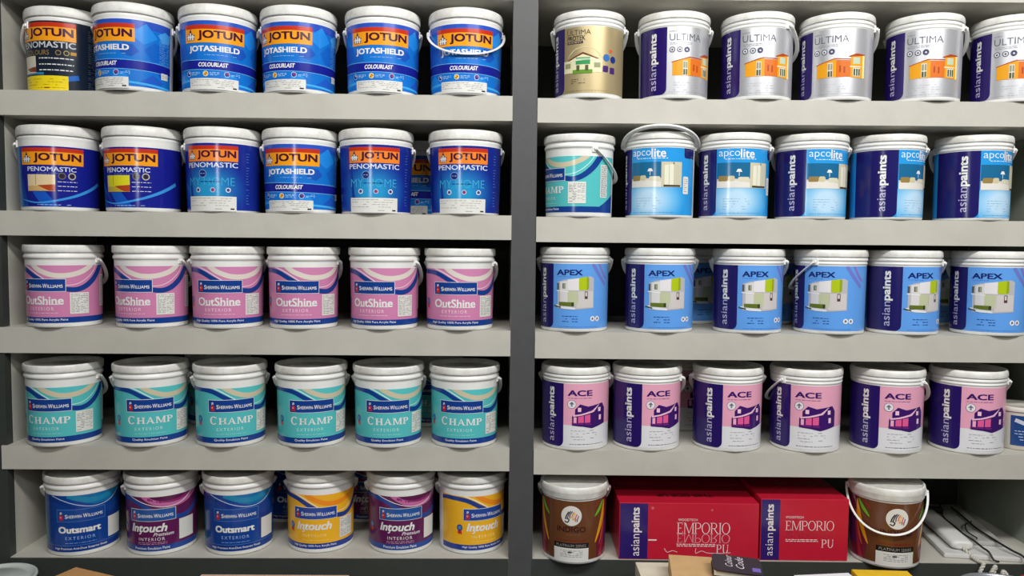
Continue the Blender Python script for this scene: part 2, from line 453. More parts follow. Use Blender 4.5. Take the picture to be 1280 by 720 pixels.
# ---- label designs: each returns an Art; u = 0 is the middle (or band edge) of the design
def jotun_badge(A, w, z0, z1, fill=None):
    A.rect('brand_badge', -w, z0, w, z1, fill or ORANGE, 4)
    h = z1-z0
    A.rect('brand_badge', -w, z1-0.24*h, w, z1, JRED, 5)
    A.text('brand_badge', 'JOTUN', 0.215*w, z0+0.40*h, 1.42*w, 0.58*h, JDARK, 6, bold=0.030)
    uc, zc = -0.76*w, z0+0.42*h
    # emblem: dark pointed crest over pale figures
    A.poly('brand_badge', [(uc-0.16*w,zc-0.02*h),(uc-0.05*w,zc+0.10*h),(uc,zc+0.36*h),(uc+0.05*w,zc+0.10*h),(uc+0.16*w,zc-0.02*h),(uc+0.13*w,zc-0.30*h),(uc-0.13*w,zc-0.30*h)], JDARK, 6)
    for q in (-0.085, 0, 0.085):
        A.stroke('brand_badge', [(uc+q*w,zc-0.28*h),(uc+q*w,zc+(0.12 if q==0 else 0.02)*h)], 0.055*w, WHITE, 7)
    A.stroke('brand_badge', [(uc-0.15*w,zc-0.10*h),(uc+0.15*w,zc-0.10*h)], 0.07*h, WHITE, 7)
def sticker(A, u0, z0, u1, z1, m=PAPER, layer=7, seed=3):
    A.rect('data_sticker', u0, z0, u1, z1, m, layer)
    A.lines('data_sticker', u0+0.004, z0+0.3*(z1-z0), u1-0.012, z1-0.002, 4, GREYT, layer+1, seed, w=0.0010)
    A.rect('data_sticker', u1-0.015, z0+0.004, u1-0.005, z0+0.0075, DARKT, layer+1)
    A.rect('data_sticker', u0+0.58*(u1-u0), z0+0.005, u0+0.72*(u1-u0), z0+0.0062, GREYT, layer+1)
def art_jotashield():
    A = Art(); b0 = ink(24,116,208); u0, u1 = -0.20, 0.176
    cl = (u0, 0.0105, u1, 0.1715)
    A.rect('label', u0, 0.0105, u1, 0.1715, b0, 0)
    rg = random.Random(5)
    blues = [ink(36,92,196), ink(36,140,228), ink(24,100,196), ink(66,164,236), ink(28,86,184)]
    A.rect('label', u0, 0.152, u1, 0.1715, ink(44,84,190), 1)
    for (u, z, s) in ((-0.16,0.13,0.05),(-0.10,0.10,0.045),(0.10,0.135,0.045),(0.13,0.10,0.05),(0.155,0.14,0.03),(0.06,0.10,0.03),(-0.06,0.09,0.03),(0.12,0.025,0.04),(-0.1,0.03,0.04),(0.04,0.03,0.03),(0.15,0.05,0.03),(0.0,0.14,0.05)):
        n = rg.choice((4,5,6)); a0 = rg.uniform(0, 6)
        A.poly('label', [(u+s*rg.uniform(.6,1)*math.cos(a0+2*math.pi*i/n), z+0.7*s*rg.uniform(.6,1)*math.sin(a0+2*math.pi*i/n)) for i in range(n)], rg.choice(blues), 2, cl)
    A.poly('label', [(u0,0.078),(0.176,0.070),(0.176,0.050),(u0,0.0575)], ink(26,34,146), 3)
    A.stroke('label', [(u0,0.0795),(0.176,0.0715)], 0.0012, ink(120,190,240), 3, smooth=False)
    A.stroke('label', [(u0,0.0560),(0.176,0.0490)], 0.0012, ink(120,190,240), 3, smooth=False)
    A.stroke('label', [(u0,0.020),(-0.05,0.027),(0.05,0.021),(0.176,0.013)], 0.005, ink(70,176,238), 3, cl)
    jotun_badge(A, 0.076, 0.118, 0.161)
    A.text('lettering', 'JOTASHIELD', 0.0, 0.1015, 0.126, 0.0180, WHITE, 4, bold=0.032)
    A.lines('lettering', -0.035, 0.0875, 0.055, 0.0895, 1, ink(150,205,245), 4, 2, w=0.001)
    A.text('lettering', 'COLOURLAST', -0.002, 0.0650, 0.072, 0.0105, WHITE, 4, bold=0.03, shear=0.2)
    for i, (u, c, d) in enumerate(((-0.068, ink(30,44,150), WHITE), (-0.020, ink(235,190,50), RED), (0.031, ink(60,70,160), RED))):
        A.disc('icon', u, 0.0430, 0.0068, ink(200,220,240), 4); A.disc('icon', u, 0.0430, 0.0056, c, 5)
        A.poly('icon', [(u,0.0430),(u+0.005,0.0430),(u,0.0480)], d, 6); A.poly('icon', [(u,0.0430),(u-0.004,0.0410),(u,0.0385)], DARKT, 6)
        A.lines('lettering', u+0.010, 0.0385, u+0.033, 0.0475, 3, ink(170,215,245), 4, i, w=0.0012)
    sticker(A, -0.064, 0.0045, 0.060, 0.0320)
    A.rect('barcode_sticker', 0.140, 0.036, 0.163, 0.052, PAPER, 7); A.lines('barcode_sticker', 0.142, 0.038, 0.161, 0.050, 4, GREYT, 8, 9, w=0.0008)
    A.lines('lettering', 0.135, 0.075, 0.168, 0.150, 22, ink(130,190,240), 4, 4, w=0.0007)
    return 'J', A
def art_penomastic(picture_top):
    def f():
        A = Art(); u0, u1 = -0.19, 0.20; cl = (u0, 0.0105, u1, 0.160)
        A.rect('label', u0, 0.0105, u1, 0.160, ink(24,32,140), 0)
        A.poly('label', [(u0,0.0105),(u0,0.16),(-0.068,0.16),(-0.078,0.09),(-0.060,0.0105)], ink(22,70,165), 1)
        A.poly('label', [(u0,0.0105),(u0,0.16),(-0.080,0.16),(-0.085,0.09),(-0.075,0.0105)], ink(28,110,185), 2)
        A.stroke('label', [(-0.085,0.030),(-0.03,0.020),(0.03,0.030),(0.08,0.048),(0.13,0.073)], 0.002, ink(60,150,225), 3, cl, w2=0.009)
        A.poly('label', [(-0.045,0.048),(-0.012,0.048),(0.018,0.0105),(-0.02,0.0105)], ink(24,86,190), 2)
        A.lines('label', -0.045, 0.013, 0.045, 0.017, 1, ink(180,210,240), 3, 2, w=0.0012)
        jotun_badge(A, 0.076, 0.114, 0.156)
        A.text('lettering', 'PENOMASTIC', 0.001, 0.1035, 0.114, 0.0115, ink(210,216,232), 4, bold=0.012)
        A.lines('lettering', -0.03, 0.0925, 0.03, 0.0945, 1, ink(120,130,170), 4, 3, w=0.001)
        A.rect('picture', -0.057, 0.049, 0.011, 0.090, ink(*picture_top), 4)
        A.rect('picture', -0.057, 0.049, 0.011, 0.062, ink(196,170,60) if picture_top[2] < 90 else ink(208,170,110), 5)
        A.poly('picture', [(-0.030,0.063),(0.011,0.066),(0.011,0.050),(-0.004,0.050)], ink(176,70,34), 6)
        A.stroke('picture', [(-0.034,0.09),(-0.034,0.064)], 0.0012, ink(150,120,60), 6)
        for u, c in ((0.026, ink(110,96,90)), (0.048, ink(190,180,170))):
            A.disc('icon', u, 0.0870, 0.0088, c, 4); A.disc('icon', u, 0.0870, 0.0062, ink(46,40,60), 5)
        A.lines('lettering', 0.016, 0.045, 0.060, 0.078, 3, WHITE, 4, 6, w=0.0013)
        return 'J', A
    return f
def art_myhome():
    A = Art(); u0, u1 = -0.17, 0.19; cl = (u0, 0.006, u1, 0.172)
    A.rect('label', u0, 0.006, u1, 0.172, ink(24,44,142), 0)
    for i in range(16):
        q = i/15; A.disc('label', -0.004, 0.055, 0.096*(1-q*0.72), ink(*[int(a+(b-a)*q) for a, b in zip((24,50,148),(40,150,204))]), 0.8+0.12*i, rz=0.080*(1-q*0.66), clip=cl, n=40)
    A.stroke('label', [(-0.050,0.006),(-0.057,0.06),(-0.060,0.12)], 0.012, ink(20,56,150), 3.4, cl, w2=0.002)
    jotun_badge(A, 0.0665, 0.127, 0.166, ink(240,134,46))
    A.text('lettering', 'PENOMASTIC', 0.0, 0.1180, 0.132, 0.0125, ink(214,220,234), 4, bold=0.012)
    A.disc('icon', -0.020, 0.0965, 0.0100, ink(140,170,215), 4); A.disc('icon', -0.020, 0.0965, 0.0088, ink(24,44,110), 5)
    A.lines('icon', -0.026, 0.0945, -0.014, 0.0985, 1, ink(170,190,225), 6, 1)
    A.text('lettering', 'MY HOME', -0.002, 0.0770, 0.120, 0.0200, ink(64,172,212), 4, bold=-0.012)
    A.lines('lettering', -0.026, 0.0745, 0.026, 0.0785, 1, ink(24,44,120), 5, 5, w=0.0022, dense=0.9)
    for u, c in ((-0.034, ink(220,220,225)), (0.005, ink(190,190,225)), (0.042, ink(225,225,230))):
        A.disc('icon', u, 0.0560, 0.0062, c, 4); A.disc('icon', u, 0.0560, 0.0040, ink(60,70,140), 5)
    A.poly('icon', [(0.005,0.0595),(0.010,0.0545),(0.0045,0.0530)], RED, 6)
    A.lines('lettering', 0.088, 0.02, 0.098, 0.16, 20, ink(110,150,210), 4, 2, w=0.0008)
    sticker(A, -0.064, 0.0030, 0.062, 0.0400)
    return 'J', A
def art_colours():
    A = Art(); u0, u1 = -0.18, 0.24
    A.rect('label', u0, 0.0050, u1, 0.176, ink(26,36,52), 0)
    jotun_badge(A, 0.076, 0.127, 0.172)
    A.text('lettering', 'PENOMASTIC', 0.0, 0.1175, 0.150, 0.0155, ink(196,200,208), 4, bold=0.014)
    A.text('lettering', 'COLOURS', -0.020, 0.0980, 0.070, 0.0120, ink(150,126,70), 4)
    A.ring('icon', 0.036, 0.0980, 0.0056, 0.0016, ink(160,136,70), 4); A.ring('icon', 0.054, 0.0980, 0.0056, 0.0016, ink(190,170,90), 4)
    A.rect('icon', 0.063, 0.094, 0.076, 0.102, ink(190,140,50), 4)
    A.rect('picture', -0.070, 0.048, -0.022, 0.090, ink(214,208,192), 4)
    A.poly('picture', [(-0.060,0.060),(-0.022,0.063),(-0.022,0.050),(-0.045,0.052)], ink(130,60,34), 5)
    A.stroke('picture', [(-0.075,0.049),(0.0,0.046)], 0.006, ink(50,130,170), 3, smooth=False)
    for k, z in enumerate((0.084, 0.069, 0.055)):
        A.lines('lettering', -0.012, z-0.002, 0.070, z+0.002, 1, WHITE, 4, k+3, w=0.0024, dense=0.8)
    A.poly('picture', [(0.050,0.040),(0.080,0.046),(0.082,0.034),(0.055,0.028)], ink(30,100,190), 4)
    A.rect('data_sticker', -0.072, 0.004, 0.057, 0.041, ink(238,212,30), 7)
    A.lines('data_sticker', -0.066, 0.008, 0.050, 0.036, 4, ink(150,130,20), 8, 4, w=0.0012, dense=0.2)
    A.rect('data_sticker', 0.0, 0.0095, 0.014, 0.0125, ink(150,60,30), 8)
    A.lines('lettering', 0.104, 0.010, 0.200, 0.168, 34, ink(92,106,122), 4, 8, w=0.0013)
    return 'J', A

def sw_common(A, base, smile, swoosh, line, arc, u0, u1, ztop, zline=True):
    cl = (u0, 0.012, u1, ztop)
    A.rect('label', u0, 0.012, u1, ztop, base, 0)
    if smile: A.poly('label', [(-0.013,ztop),(0.007,0.139),(0.034,0.131),(0.067,0.132),(0.096,0.140),(0.118,ztop)], smile, 1)
    # the swoosh falls from the upper left behind the badge and climbs out to the right
    A.stroke('label', [(-0.150,0.140),(-0.115,0.1475),(-0.088,0.1490),(-0.060,0.1470),(-0.040,0.1415),(-0.013,0.127),(0.015,0.112),(0.045,0.100),(0.0600,0.0970),(0.083,0.0960),(0.106,0.105),(0.132,0.127),(0.156,0.160)], 0.0095, swoosh, 2.5, cl, w2=0.017, wm=0.0115)
    if zline:
        A.stroke('label', [(-0.060,0.1580),(-0.030,0.1470),(-0.003,0.131),(0.018,0.117)], 0.0042, line, 2, cl, w2=0.002)
        A.stroke('label', [(0.045,0.107),(0.060,0.1065),(0.083,0.110),(0.106,0.123),(0.126,0.142),(0.136,0.160)], 0.0018, line, 3, cl)
    else:
        A.stroke('label', [(-0.072,0.1585),(-0.040,0.1470),(-0.010,0.136),(0.025,0.1275),(0.055,0.1285),(0.080,0.137),(0.105,0.156)], 0.0018, line, 3, cl)
    if arc: A.stroke('label', [(-0.040,ztop+0.018),(-0.013,0.1515),(0.007,0.1405),(0.034,0.1320),(0.067,0.1325),(0.096,0.1415),(0.118,0.156),(0.130,0.17)], 0.0125, arc, 2.2, cl)
def sw_badge(A, fill=None, edge=None):
    w, z0, z1 = 0.0585, 0.0910, 0.1235
    A.rect('brand_badge', -w, z0, w, z1, edge or WHITE, 4)
    A.rect('brand_badge', -w+0.0011, z0+0.0011, w-0.0011, z1-0.0011, fill or SWBLUE, 5)
    u, z = -0.0465, 0.1065
    A.poly('brand_badge', [(u-0.0050,z-0.011),(u+0.0050,z-0.011),(u+0.0040,z+0.000),(u-0.0040,z+0.000)], RED, 6)      # small emblem: tin tipping over a ball
    A.disc('brand_badge', u, z-0.0015, 0.0048, RED, 6.5); A.disc('brand_badge', u-0.001, z-0.003, 0.0022, ink(210,160,170), 7)
    A.poly('brand_badge', [(u-0.003,z+0.004),(u+0.003,z+0.006),(u+0.002,z+0.011),(u-0.003,z+0.010)], ink(200,200,214), 7)
    A.text('brand_badge', 'S', -0.0335, 0.1055, 0.0062, 0.0105, WHITE, 6, bold=0.012)
    A.text('brand_badge', 'HERWIN-', -0.0125, 0.1047, 0.0340, 0.0080, WHITE, 6, bold=0.012)
    A.text('brand_badge', 'W', 0.0110, 0.1055, 0.0105, 0.0105, WHITE, 6, bold=0.012)
    A.text('brand_badge', 'ILLIAMS', 0.0345, 0.1047, 0.0340, 0.0080, WHITE, 6, bold=0.012)
def serif_text(A, grp, s, u, z, w, h, m, **k): A.text(grp, s, u, z, w, h, m, **k)
def sw_sheet(A, seed=2, blank=False):
    A.rect('data_sticker', 0.0665, 0.0340, 0.1120, 0.0880, PAPER, 6)
    if not blank:
        A.lines('data_sticker', 0.0690, 0.0370, 0.0890, 0.0855, 12, GREYT, 7, seed, w=0.0013)
        A.lines('data_sticker', 0.0910, 0.0600, 0.1095, 0.0855, 6, GREYT, 7, seed+1, w=0.0013)
        A.lines('data_sticker', 0.0910, 0.0370, 0.1095, 0.0560, 5, GREYT, 7, seed+2, w=0.0010, dense=0.3)
def sw_award(A, u=-0.088):
    A.poly('award_rosette', [(u-0.0045,0.071),(u+0.0045,0.071),(u+0.0060,0.053),(u+0.0015,0.057),(u-0.0010,0.0545),(u-0.0060,0.058)], RED, 4)
    A.disc('award_rosette', u, 0.0720, 0.0078, ink(30,70,150), 5, rz=0.0085); A.disc('award_rosette', u, 0.0720, 0.0050, ink(80,130,180), 6)
def sw_side(A, dash):
    A.rect('label', 0.152, 0.050, 0.176, 0.132, PAPER, 3); A.lines('label', 0.154, 0.052, 0.174, 0.130, 22, GREYT, 4, 6, w=0.0018, dense=0.9)
def band(A, u0, u1, col, txt, uc=-0.002, w=0.085, z0=0.0120, z1=0.0265):
    A.rect('label', u0, z0, u1, z1, col, 2)
    A.text('lettering', txt, uc, (z0+z1)/2+0.0005, w, 0.0070, WHITE, 4, bold=0.008)
def art_champ():
    A = Art(); u0, u1 = -0.128, 0.205; base = ink(86,190,192)
    sw_common(A, base, ink(90,196,198), SWBLUE, ink(200,236,232), ink(206,196,168), u0, u1, 0.1525)
    sw_badge(A); sw_award(A); sw_side(A, 0)
    serif(A, 'lettering', 'C', -0.0455, 0.0705, 0.0190, 0.0205, WHITE, t=0.22, hair=0.10)
    serif(A, 'lettering', 'HAMP', 0.0115, 0.0690, 0.0870, 0.0170, WHITE, t=0.21, hair=0.10, gap=0.10)
    A.text('lettering', 'EXTERIOR', -0.004, 0.0475, 0.066, 0.0078, ink(196,232,230), 4, space=1.4)
    A.lines('lettering', -0.038, 0.0330, 0.036, 0.0370, 1, ink(170,224,222), 4, 5, w=0.0012, dense=0.9)
    band(A, u0, u1, SWBLUE, 'Quality Emulsion Paint')
    A.poly('label', [(0.150,0.0265),(0.205,0.0265),(0.205,0.060)], SWBLUE, 2)
    sw_sheet(A, 2); return 'S', A
def art_outshine():
    A = Art(); u0, u1 = -0.128, 0.205; base = ink(206,130,172)
    sw_common(A, base, ink(208,134,176), SWBLUE, ink(238,210,226), ink(222,214,204), u0, u1, 0.1570)
    sw_badge(A); sw_award(A); sw_side(A, 0)
    A.text('lettering', 'OutShine', -0.002, 0.0690, 0.110, 0.0215, WHITE, 4, bold=0.020)
    for uu in (-0.0335, 0.0055, 0.0140, 0.0225, 0.0310, 0.0385): A.rect('lettering', uu-0.0030, 0.0582, uu+0.0036, 0.0602, WHITE, 4)
    A.text('lettering', 'EXTERIOR', -0.002, 0.0480, 0.066, 0.0082, ink(244,214,230), 4, space=1.4)
    A.lines('lettering', -0.040, 0.0350, 0.040, 0.0390, 1, ink(240,206,226), 4, 5, w=0.0012, dense=0.9)
    band(A, u0, u1, SWBLUE, 'High Quality 100% Pure Acrylic Paint', w=0.128)
    sw_sheet(A, 7); return 'S', A
def art_outsmart():
    A = Art(); u0, u1 = -0.128, 0.205; base = ink(20,66,148)
    sw_common(A, base, ink(24,110,168), ink(20,56,136), ink(190,210,236), None, u0, u1, 0.1600, zline=False)
    A.stroke('label', [(-0.03,0.160),(0.01,0.147),(0.05,0.145),(0.10,0.160)], 0.013, ink(30,132,176), 2, (u0,0.012,u1,0.160))
    A.poly('label', [(u0,0.012),(u0,0.150),(-0.115,0.150),(-0.098,0.10),(-0.092,0.05),(-0.100,0.012)], ink(24,112,140), 1)
    sw_badge(A, ink(26,72,150), ink(90,130,190))
    A.text('lettering', 'Outsmart', -0.004, 0.0700, 0.102, 0.0180, WHITE, 4, bold=0.036)
    A.text('lettering', 'EXTERIOR', -0.002, 0.0480, 0.070, 0.0082, ink(160,190,226), 4, space=1.4)
    A.lines('lettering', -0.038, 0.0330, 0.036, 0.0370, 1, ink(140,175,216), 4, 5, w=0.0012, dense=0.9)
    A.stroke('label', [(-0.09,0.0285),(0.12,0.0285)], 0.001, ink(90,130,190), 3, smooth=False)
    band(A, u0, u1, ink(20,58,140), 'High Premium Anti-Dust Exterior Finish', w=0.13)
    sw_sheet(A, 5, blank=True); return 'S', A
def intouch_text(A, premium):
    A.text('lettering', 'Intouch', -0.003 if not premium else -0.010, 0.0735, 0.094, 0.0220, WHITE, 4, bold=0.026, shear=0.25)
    A.stroke('lettering', [(-0.028,0.0660),(-0.0295,0.0590),(-0.0340,0.0575)], 0.0030, WHITE, 4)
    if premium: A.text('lettering', 'Premium', 0.028, 0.0560, 0.050, 0.0095, ink(232,222,230), 4, bold=0.012, shear=0.4)
def art_intouch_premium():
    A = Art(); u0, u1 = -0.128, 0.205; base = ink(96,30,84)
    sw_common(A, base, ink(92,26,74), ink(36,70,150), ink(236,226,236), ink(196,108,160), u0, u1, 0.1550, zline=False)
    A.stroke('label', [(-0.01,0.149),(0.03,0.140),(0.07,0.143),(0.10,0.156)], 0.006, ink(140,40,110), 2.2, (u0,0.012,u1,0.155))
    sw_badge(A, ink(36,86,158)); sw_award(A)
    intouch_text(A, True)
    A.text('lettering', 'INTERIOR', -0.002, 0.0435, 0.066, 0.0085, ink(236,226,234), 4, space=1.3)
    A.lines('lettering', -0.038, 0.0285, 0.036, 0.0365, 2, ink(200,170,196), 4, 5, w=0.0012, dense=0.9)
    band(A, u0, u1, ink(36,70,150), 'Premium Emulsion Paint', w=0.090)
    sw_sheet(A, 5, blank=True); return 'S', A
def art_intouch():
    A = Art(); u0, u1 = -0.128, 0.205; base = ink(240,180,38)
    sw_common(A, base, ink(240,176,40), ink(34,62,140), ink(250,232,190), ink(240,140,32), u0, u1, 0.1560)
    sw_badge(A, ink(36,72,156)); sw_award(A, -0.068)
    intouch_text(A, False)
    A.text('lettering', 'INTERIOR', -0.002, 0.0475, 0.066, 0.0080, ink(250,224,150), 4, space=1.3)
    A.lines('lettering', -0.036, 0.0330, 0.036, 0.0370, 1, ink(250,220,140), 4, 5, w=0.0012, dense=0.9)
    band(A, u0, u1, ink(34,62,146), 'High Quality 100% Pure Acrylic Paint', w=0.118)
    sw_sheet(A, 5); return 'S', A

def ap_band(A, base, ztop, bandcol=None, wide=0.109, ul=-0.19, ur=0.19, zb=0.0100):
    A.rect('label', ul, zb, ur, ztop, base, 0)
    A.rrect('brand_band', -wide, zb, 0.0, ztop, 0.0150, bandcol or PURPLE, 3, corners=(0,1,0,0))
    b = -0.0270
    A.text('brand_band', 'asian', b-0.0092, 0.0530, 0.0190, 0.0630, ink(186,180,212), 5, rot=90)
    A.text('brand_band', 'paints', b-0.0066, 0.1245, 0.0250, 0.0760, WHITE, 5, rot=90, bold=0.026)
def house_ultima(A):
    y, o, r = ink(228,158,36), ink(216,112,36), ink(170,70,34); gl = ink(86,92,60); wh = ink(226,224,214)
    A.poly('picture', [(0.014,0.056),(0.014,0.088),(0.056,0.1000),(0.060,0.0985),(0.060,0.056)], y, 4)
    A.stroke('picture', [(0.012,0.0885),(0.056,0.1015),(0.094,0.0995)], 0.0022, r, 5, smooth=False)
    A.poly('picture', [(0.060,0.056),(0.060,0.0985),(0.094,0.0970),(0.094,0.056)], o, 4)
    A.poly('picture', [(0.094,0.055),(0.094,0.110),(0.126,0.112),(0.126,0.053)], y, 4)
    A.poly('picture', [(0.088,0.1065),(0.108,0.1135),(0.132,0.1120),(0.132,0.1095),(0.090,0.1045)], r, 6)
    A.poly('picture', [(0.126,0.112),(0.132,0.110),(0.132,0.054),(0.126,0.053)], ink(244,226,150), 4)
    A.rect('picture', 0.040, 0.057, 0.052, 0.092, wh, 5); A.rect('picture', 0.0410, 0.058, 0.0458, 0.072, gl, 6); A.rect('picture', 0.0472, 0.058, 0.0512, 0.072, gl, 6)
    A.rect('picture', 0.0410, 0.0745, 0.0458, 0.090, ink(150,150,120), 6); A.rect('picture', 0.0472, 0.0745, 0.0512, 0.090, ink(150,150,120), 6)
    A.rect('picture', 0.067, 0.068, 0.071, 0.084, r, 5); A.rect('picture', 0.077, 0.066, 0.081, 0.082, r, 5)
    A.rect('picture', 0.100, 0.088, 0.118, 0.104, ink(190,206,180), 5); A.rect('picture', 0.092, 0.080, 0.122, 0.0825, ink(236,228,200), 6)
    A.rect('picture', 0.100, 0.058, 0.119, 0.078, wh, 5)
    for q in (0.1015, 0.1080, 0.1140): A.rect('picture', q, 0.059, q+0.0042, 0.076, ink(70,90,50), 6)
SILVER = mat((206,207,211), rough=0.33, metal=0.55, spec=0.5)
GOLD = mat((188,170,128), rough=0.36, metal=0.45, spec=0.5)
def art_ultima():
    A = Art(); ap_band(A, SILVER, 0.1755, PURPLE, wide=0.090)
    g = ink(104,106,116)
    A.text('lettering', 'APEX', 0.0145, 0.1640, 0.020, 0.0040, ink(140,142,150), 4)
    A.text('lettering', 'ULTIMA', 0.0470, 0.1500, 0.082, 0.0170, g, 4)
    A.lines('lettering', 0.007, 0.1310, 0.062, 0.1380, 2, ink(150,152,160), 4, 3, w=0.0012, dense=0.8)
    for i, u in enumerate((0.013, 0.0315, 0.049)):
        A.ring('icon', u, 0.1195, 0.0062, 0.0018, ink(70,70,92), 4)
        A.disc('icon', u, 0.1195, 0.0050, ink(70,70,110) if i == 2 else ink(216,216,222), 5); A.disc('icon', u, 0.1192, 0.0024, ink(210,210,220) if i == 2 else ink(84,84,104), 6)
    house_ultima(A)
    A.lines('lettering', 0.018, 0.018, 0.090, 0.042, 4, ink(184,186,192), 4, 7, w=0.0010, dense=0.3)
    A.lines('lettering', 0.005, 0.0145, 0.120, 0.0165, 1, ink(160,162,168), 4, 8, w=0.0008, dense=0.9)
    return 'A', A
def art_protek():
    A = Art(); ap_band(A, GOLD, 0.1755, PURPLE, wide=0.090, zb=0.012)
    A.text('lettering', 'ULTIMA', 0.040, 0.1610, 0.062, 0.0125, ink(84,72,54), 4)
    A.text('lettering', 'PROTEK', 0.034, 0.1470, 0.048, 0.0115, ink(66,54,40), 4, bold=0.01)
    A.rect('lettering', 0.010, 0.1330, 0.052, 0.1395, ink(74,60,66), 4); A.lines('lettering', 0.014, 0.1350, 0.048, 0.1378, 1, ink(190,176,140), 5, 3, w=0.0016)
    A.lines('lettering', 0.008, 0.1685, 0.026, 0.1715, 1, ink(120,104,76), 4, 3, w=0.0012)
    cream, green, roof = ink(224,220,180), ink(60,150,90), ink(110,60,40)
    A.stroke('picture', [(0.012,0.100),(0.030,0.118),(0.055,0.1235),(0.082,0.118),(0.098,0.100)], 0.0016, ink(222,208,168), 4)
    A.poly('picture', [(0.0,0.062),(0.0,0.090),(0.100,0.094),(0.100,0.062)], cream, 4)
    A.poly('picture', [(0.008,0.092),(0.052,0.112),(0.098,0.094)], roof, 5); A.poly('picture', [(0.016,0.092),(0.052,0.107),(0.092,0.093)], cream, 6)
    A.rect('picture', 0.034, 0.082, 0.070, 0.099, green, 7); A.rect('picture', 0.034, 0.0925, 0.070, 0.0965, ink(190,214,190), 8)
    A.rect('picture', 0.026, 0.0600, 0.076, 0.0690, ink(100,150,50), 7); A.rect('picture', 0.036, 0.066, 0.044, 0.080, ink(90,90,60), 8); A.rect('picture', 0.058, 0.066, 0.066, 0.080, ink(90,90,60), 8)
    A.rect('picture', 0.004, 0.074, 0.020, 0.086, ink(150,150,110), 6); A.rect('picture', 0.080, 0.074, 0.096, 0.086, ink(150,150,110), 6)
    A.stroke('picture', [(0.0,0.0905),(0.100,0.0945)], 0.0016, ink(244,240,214), 8, smooth=False)
    for u, z, r, c in ((0.112,0.099,0.0090,(56,110,180)),(0.132,0.096,0.0085,(30,50,120)),(0.124,0.116,0.0045,(210,90,60))): A.disc('icon', u, z, r, ink(*c), 5)
    for u, z in ((0.110,0.072),(0.130,0.069)): A.rrect('icon', u-0.0075, z-0.008, u+0.0075, z+0.0075, 0.003, ink(70,40,110), 5)
    A.lines('lettering', 0.022, 0.034, 0.058, 0.048, 3, ink(96,82,60), 4, 4, w=0.0015, dense=0.5)
    A.lines('lettering', 0.003, 0.0165, 0.120, 0.0185, 1, ink(120,104,76), 4, 8, w=0.0009, dense=0.9)
    return 'A', A
def art_apcolite():
    A = Art(); sky = ink(42,152,224); ap_band(A, sky, 0.1750, ink(32,26,96), zb=0.007)
    cl = (0.0, 0.007, 0.19, 0.0765)
    for i in range(16):
        q = i/15; A.disc('label', 0.052, 0.044, 0.100*(1-q*0.72), ink(*[int(a+(b-a)*q) for a, b in zip((48,156,226),(190,222,244))]), 0.5+0.12*i, rz=0.064*(1-q*0.62), clip=cl, n=40)
    A.text('lettering', 'apco', 0.0320, 0.1590, 0.052, 0.0185, ink(220,236,246), 4, bold=-0.004)
    A.text('lettering', 'lite', 0.0770, 0.1620, 0.036, 0.0225, WHITE, 4, bold=0.016)
    A.lines('lettering', 0.022, 0.1475, 0.100, 0.1495, 1, ink(214,236,248), 4, 3, w=0.0018, dense=0.95)
    # bedroom picture: blue wall, white lamp, pillows, wardrobe
    A.rect('picture', 0.002, 0.0765, 0.138, 0.1395, ink(30,104,148), 4)
    A.rect('picture', 0.084, 0.0765, 0.138, 0.1395, ink(204,198,170), 5)
    A.rect('picture', 0.002, 0.0765, 0.084, 0.0990, ink(212,204,190), 5)
    A.poly('picture', [(0.002,0.093),(0.030,0.098),(0.084,0.0895),(0.084,0.0765),(0.002,0.0765)], ink(226,222,214), 6)
    A.rrect('picture', 0.006, 0.0930, 0.030, 0.1065, 0.004, ink(150,126,74), 7); A.rrect('picture', 0.030, 0.0930, 0.046, 0.1065, 0.004, ink(206,196,160), 7)
    A.rrect('picture', 0.054, 0.0920, 0.082, 0.1035, 0.004, ink(214,210,186), 7)
    A.poly('picture', [(0.049,0.116),(0.053,0.1235),(0.060,0.1235),(0.064,0.116)], WHITE, 7); A.rect('picture', 0.0558, 0.106, 0.0572, 0.116, WHITE, 7)
    A.poly('picture', [(0.092,0.083),(0.092,0.131),(0.115,0.135),(0.115,0.081)], ink(228,226,206), 6); A.poly('picture', [(0.115,0.081),(0.115,0.135),(0.131,0.131),(0.131,0.083)], ink(200,196,172), 6)
    A.stroke('picture', [(0.1035,0.133),(0.1035,0.082)], 0.0008, ink(150,146,120), 7)
    A.rect('picture', 0.090, 0.0775, 0.134, 0.0820, ink(70,60,46), 7); A.stroke('picture', [(0.115,0.1385),(0.115,0.133)], 0.003, ink(110,100,80), 7)
    A.lines('lettering', 0.018, 0.020, 0.085, 0.052, 5, ink(110,160,205), 4, 7, w=0.0010, dense=0.3)
    A.lines('lettering', 0.010, 0.0120, 0.120, 0.0140, 1, ink(40,110,180), 4, 8, w=0.0009, dense=0.9)
    A.rrect('label', 0.146, 0.150, 0.190, 0.175, 0.006, ink(26,30,96), 3, corners=(1,0,0,0)); A.rrect('data_sticker', 0.143, 0.060, 0.162, 0.104, 0.004, PAPER, 5)
    A.lines('data_sticker', 0.146, 0.064, 0.159, 0.100, 7, GREYT, 6, 4, w=0.0012)
    return 'A', A
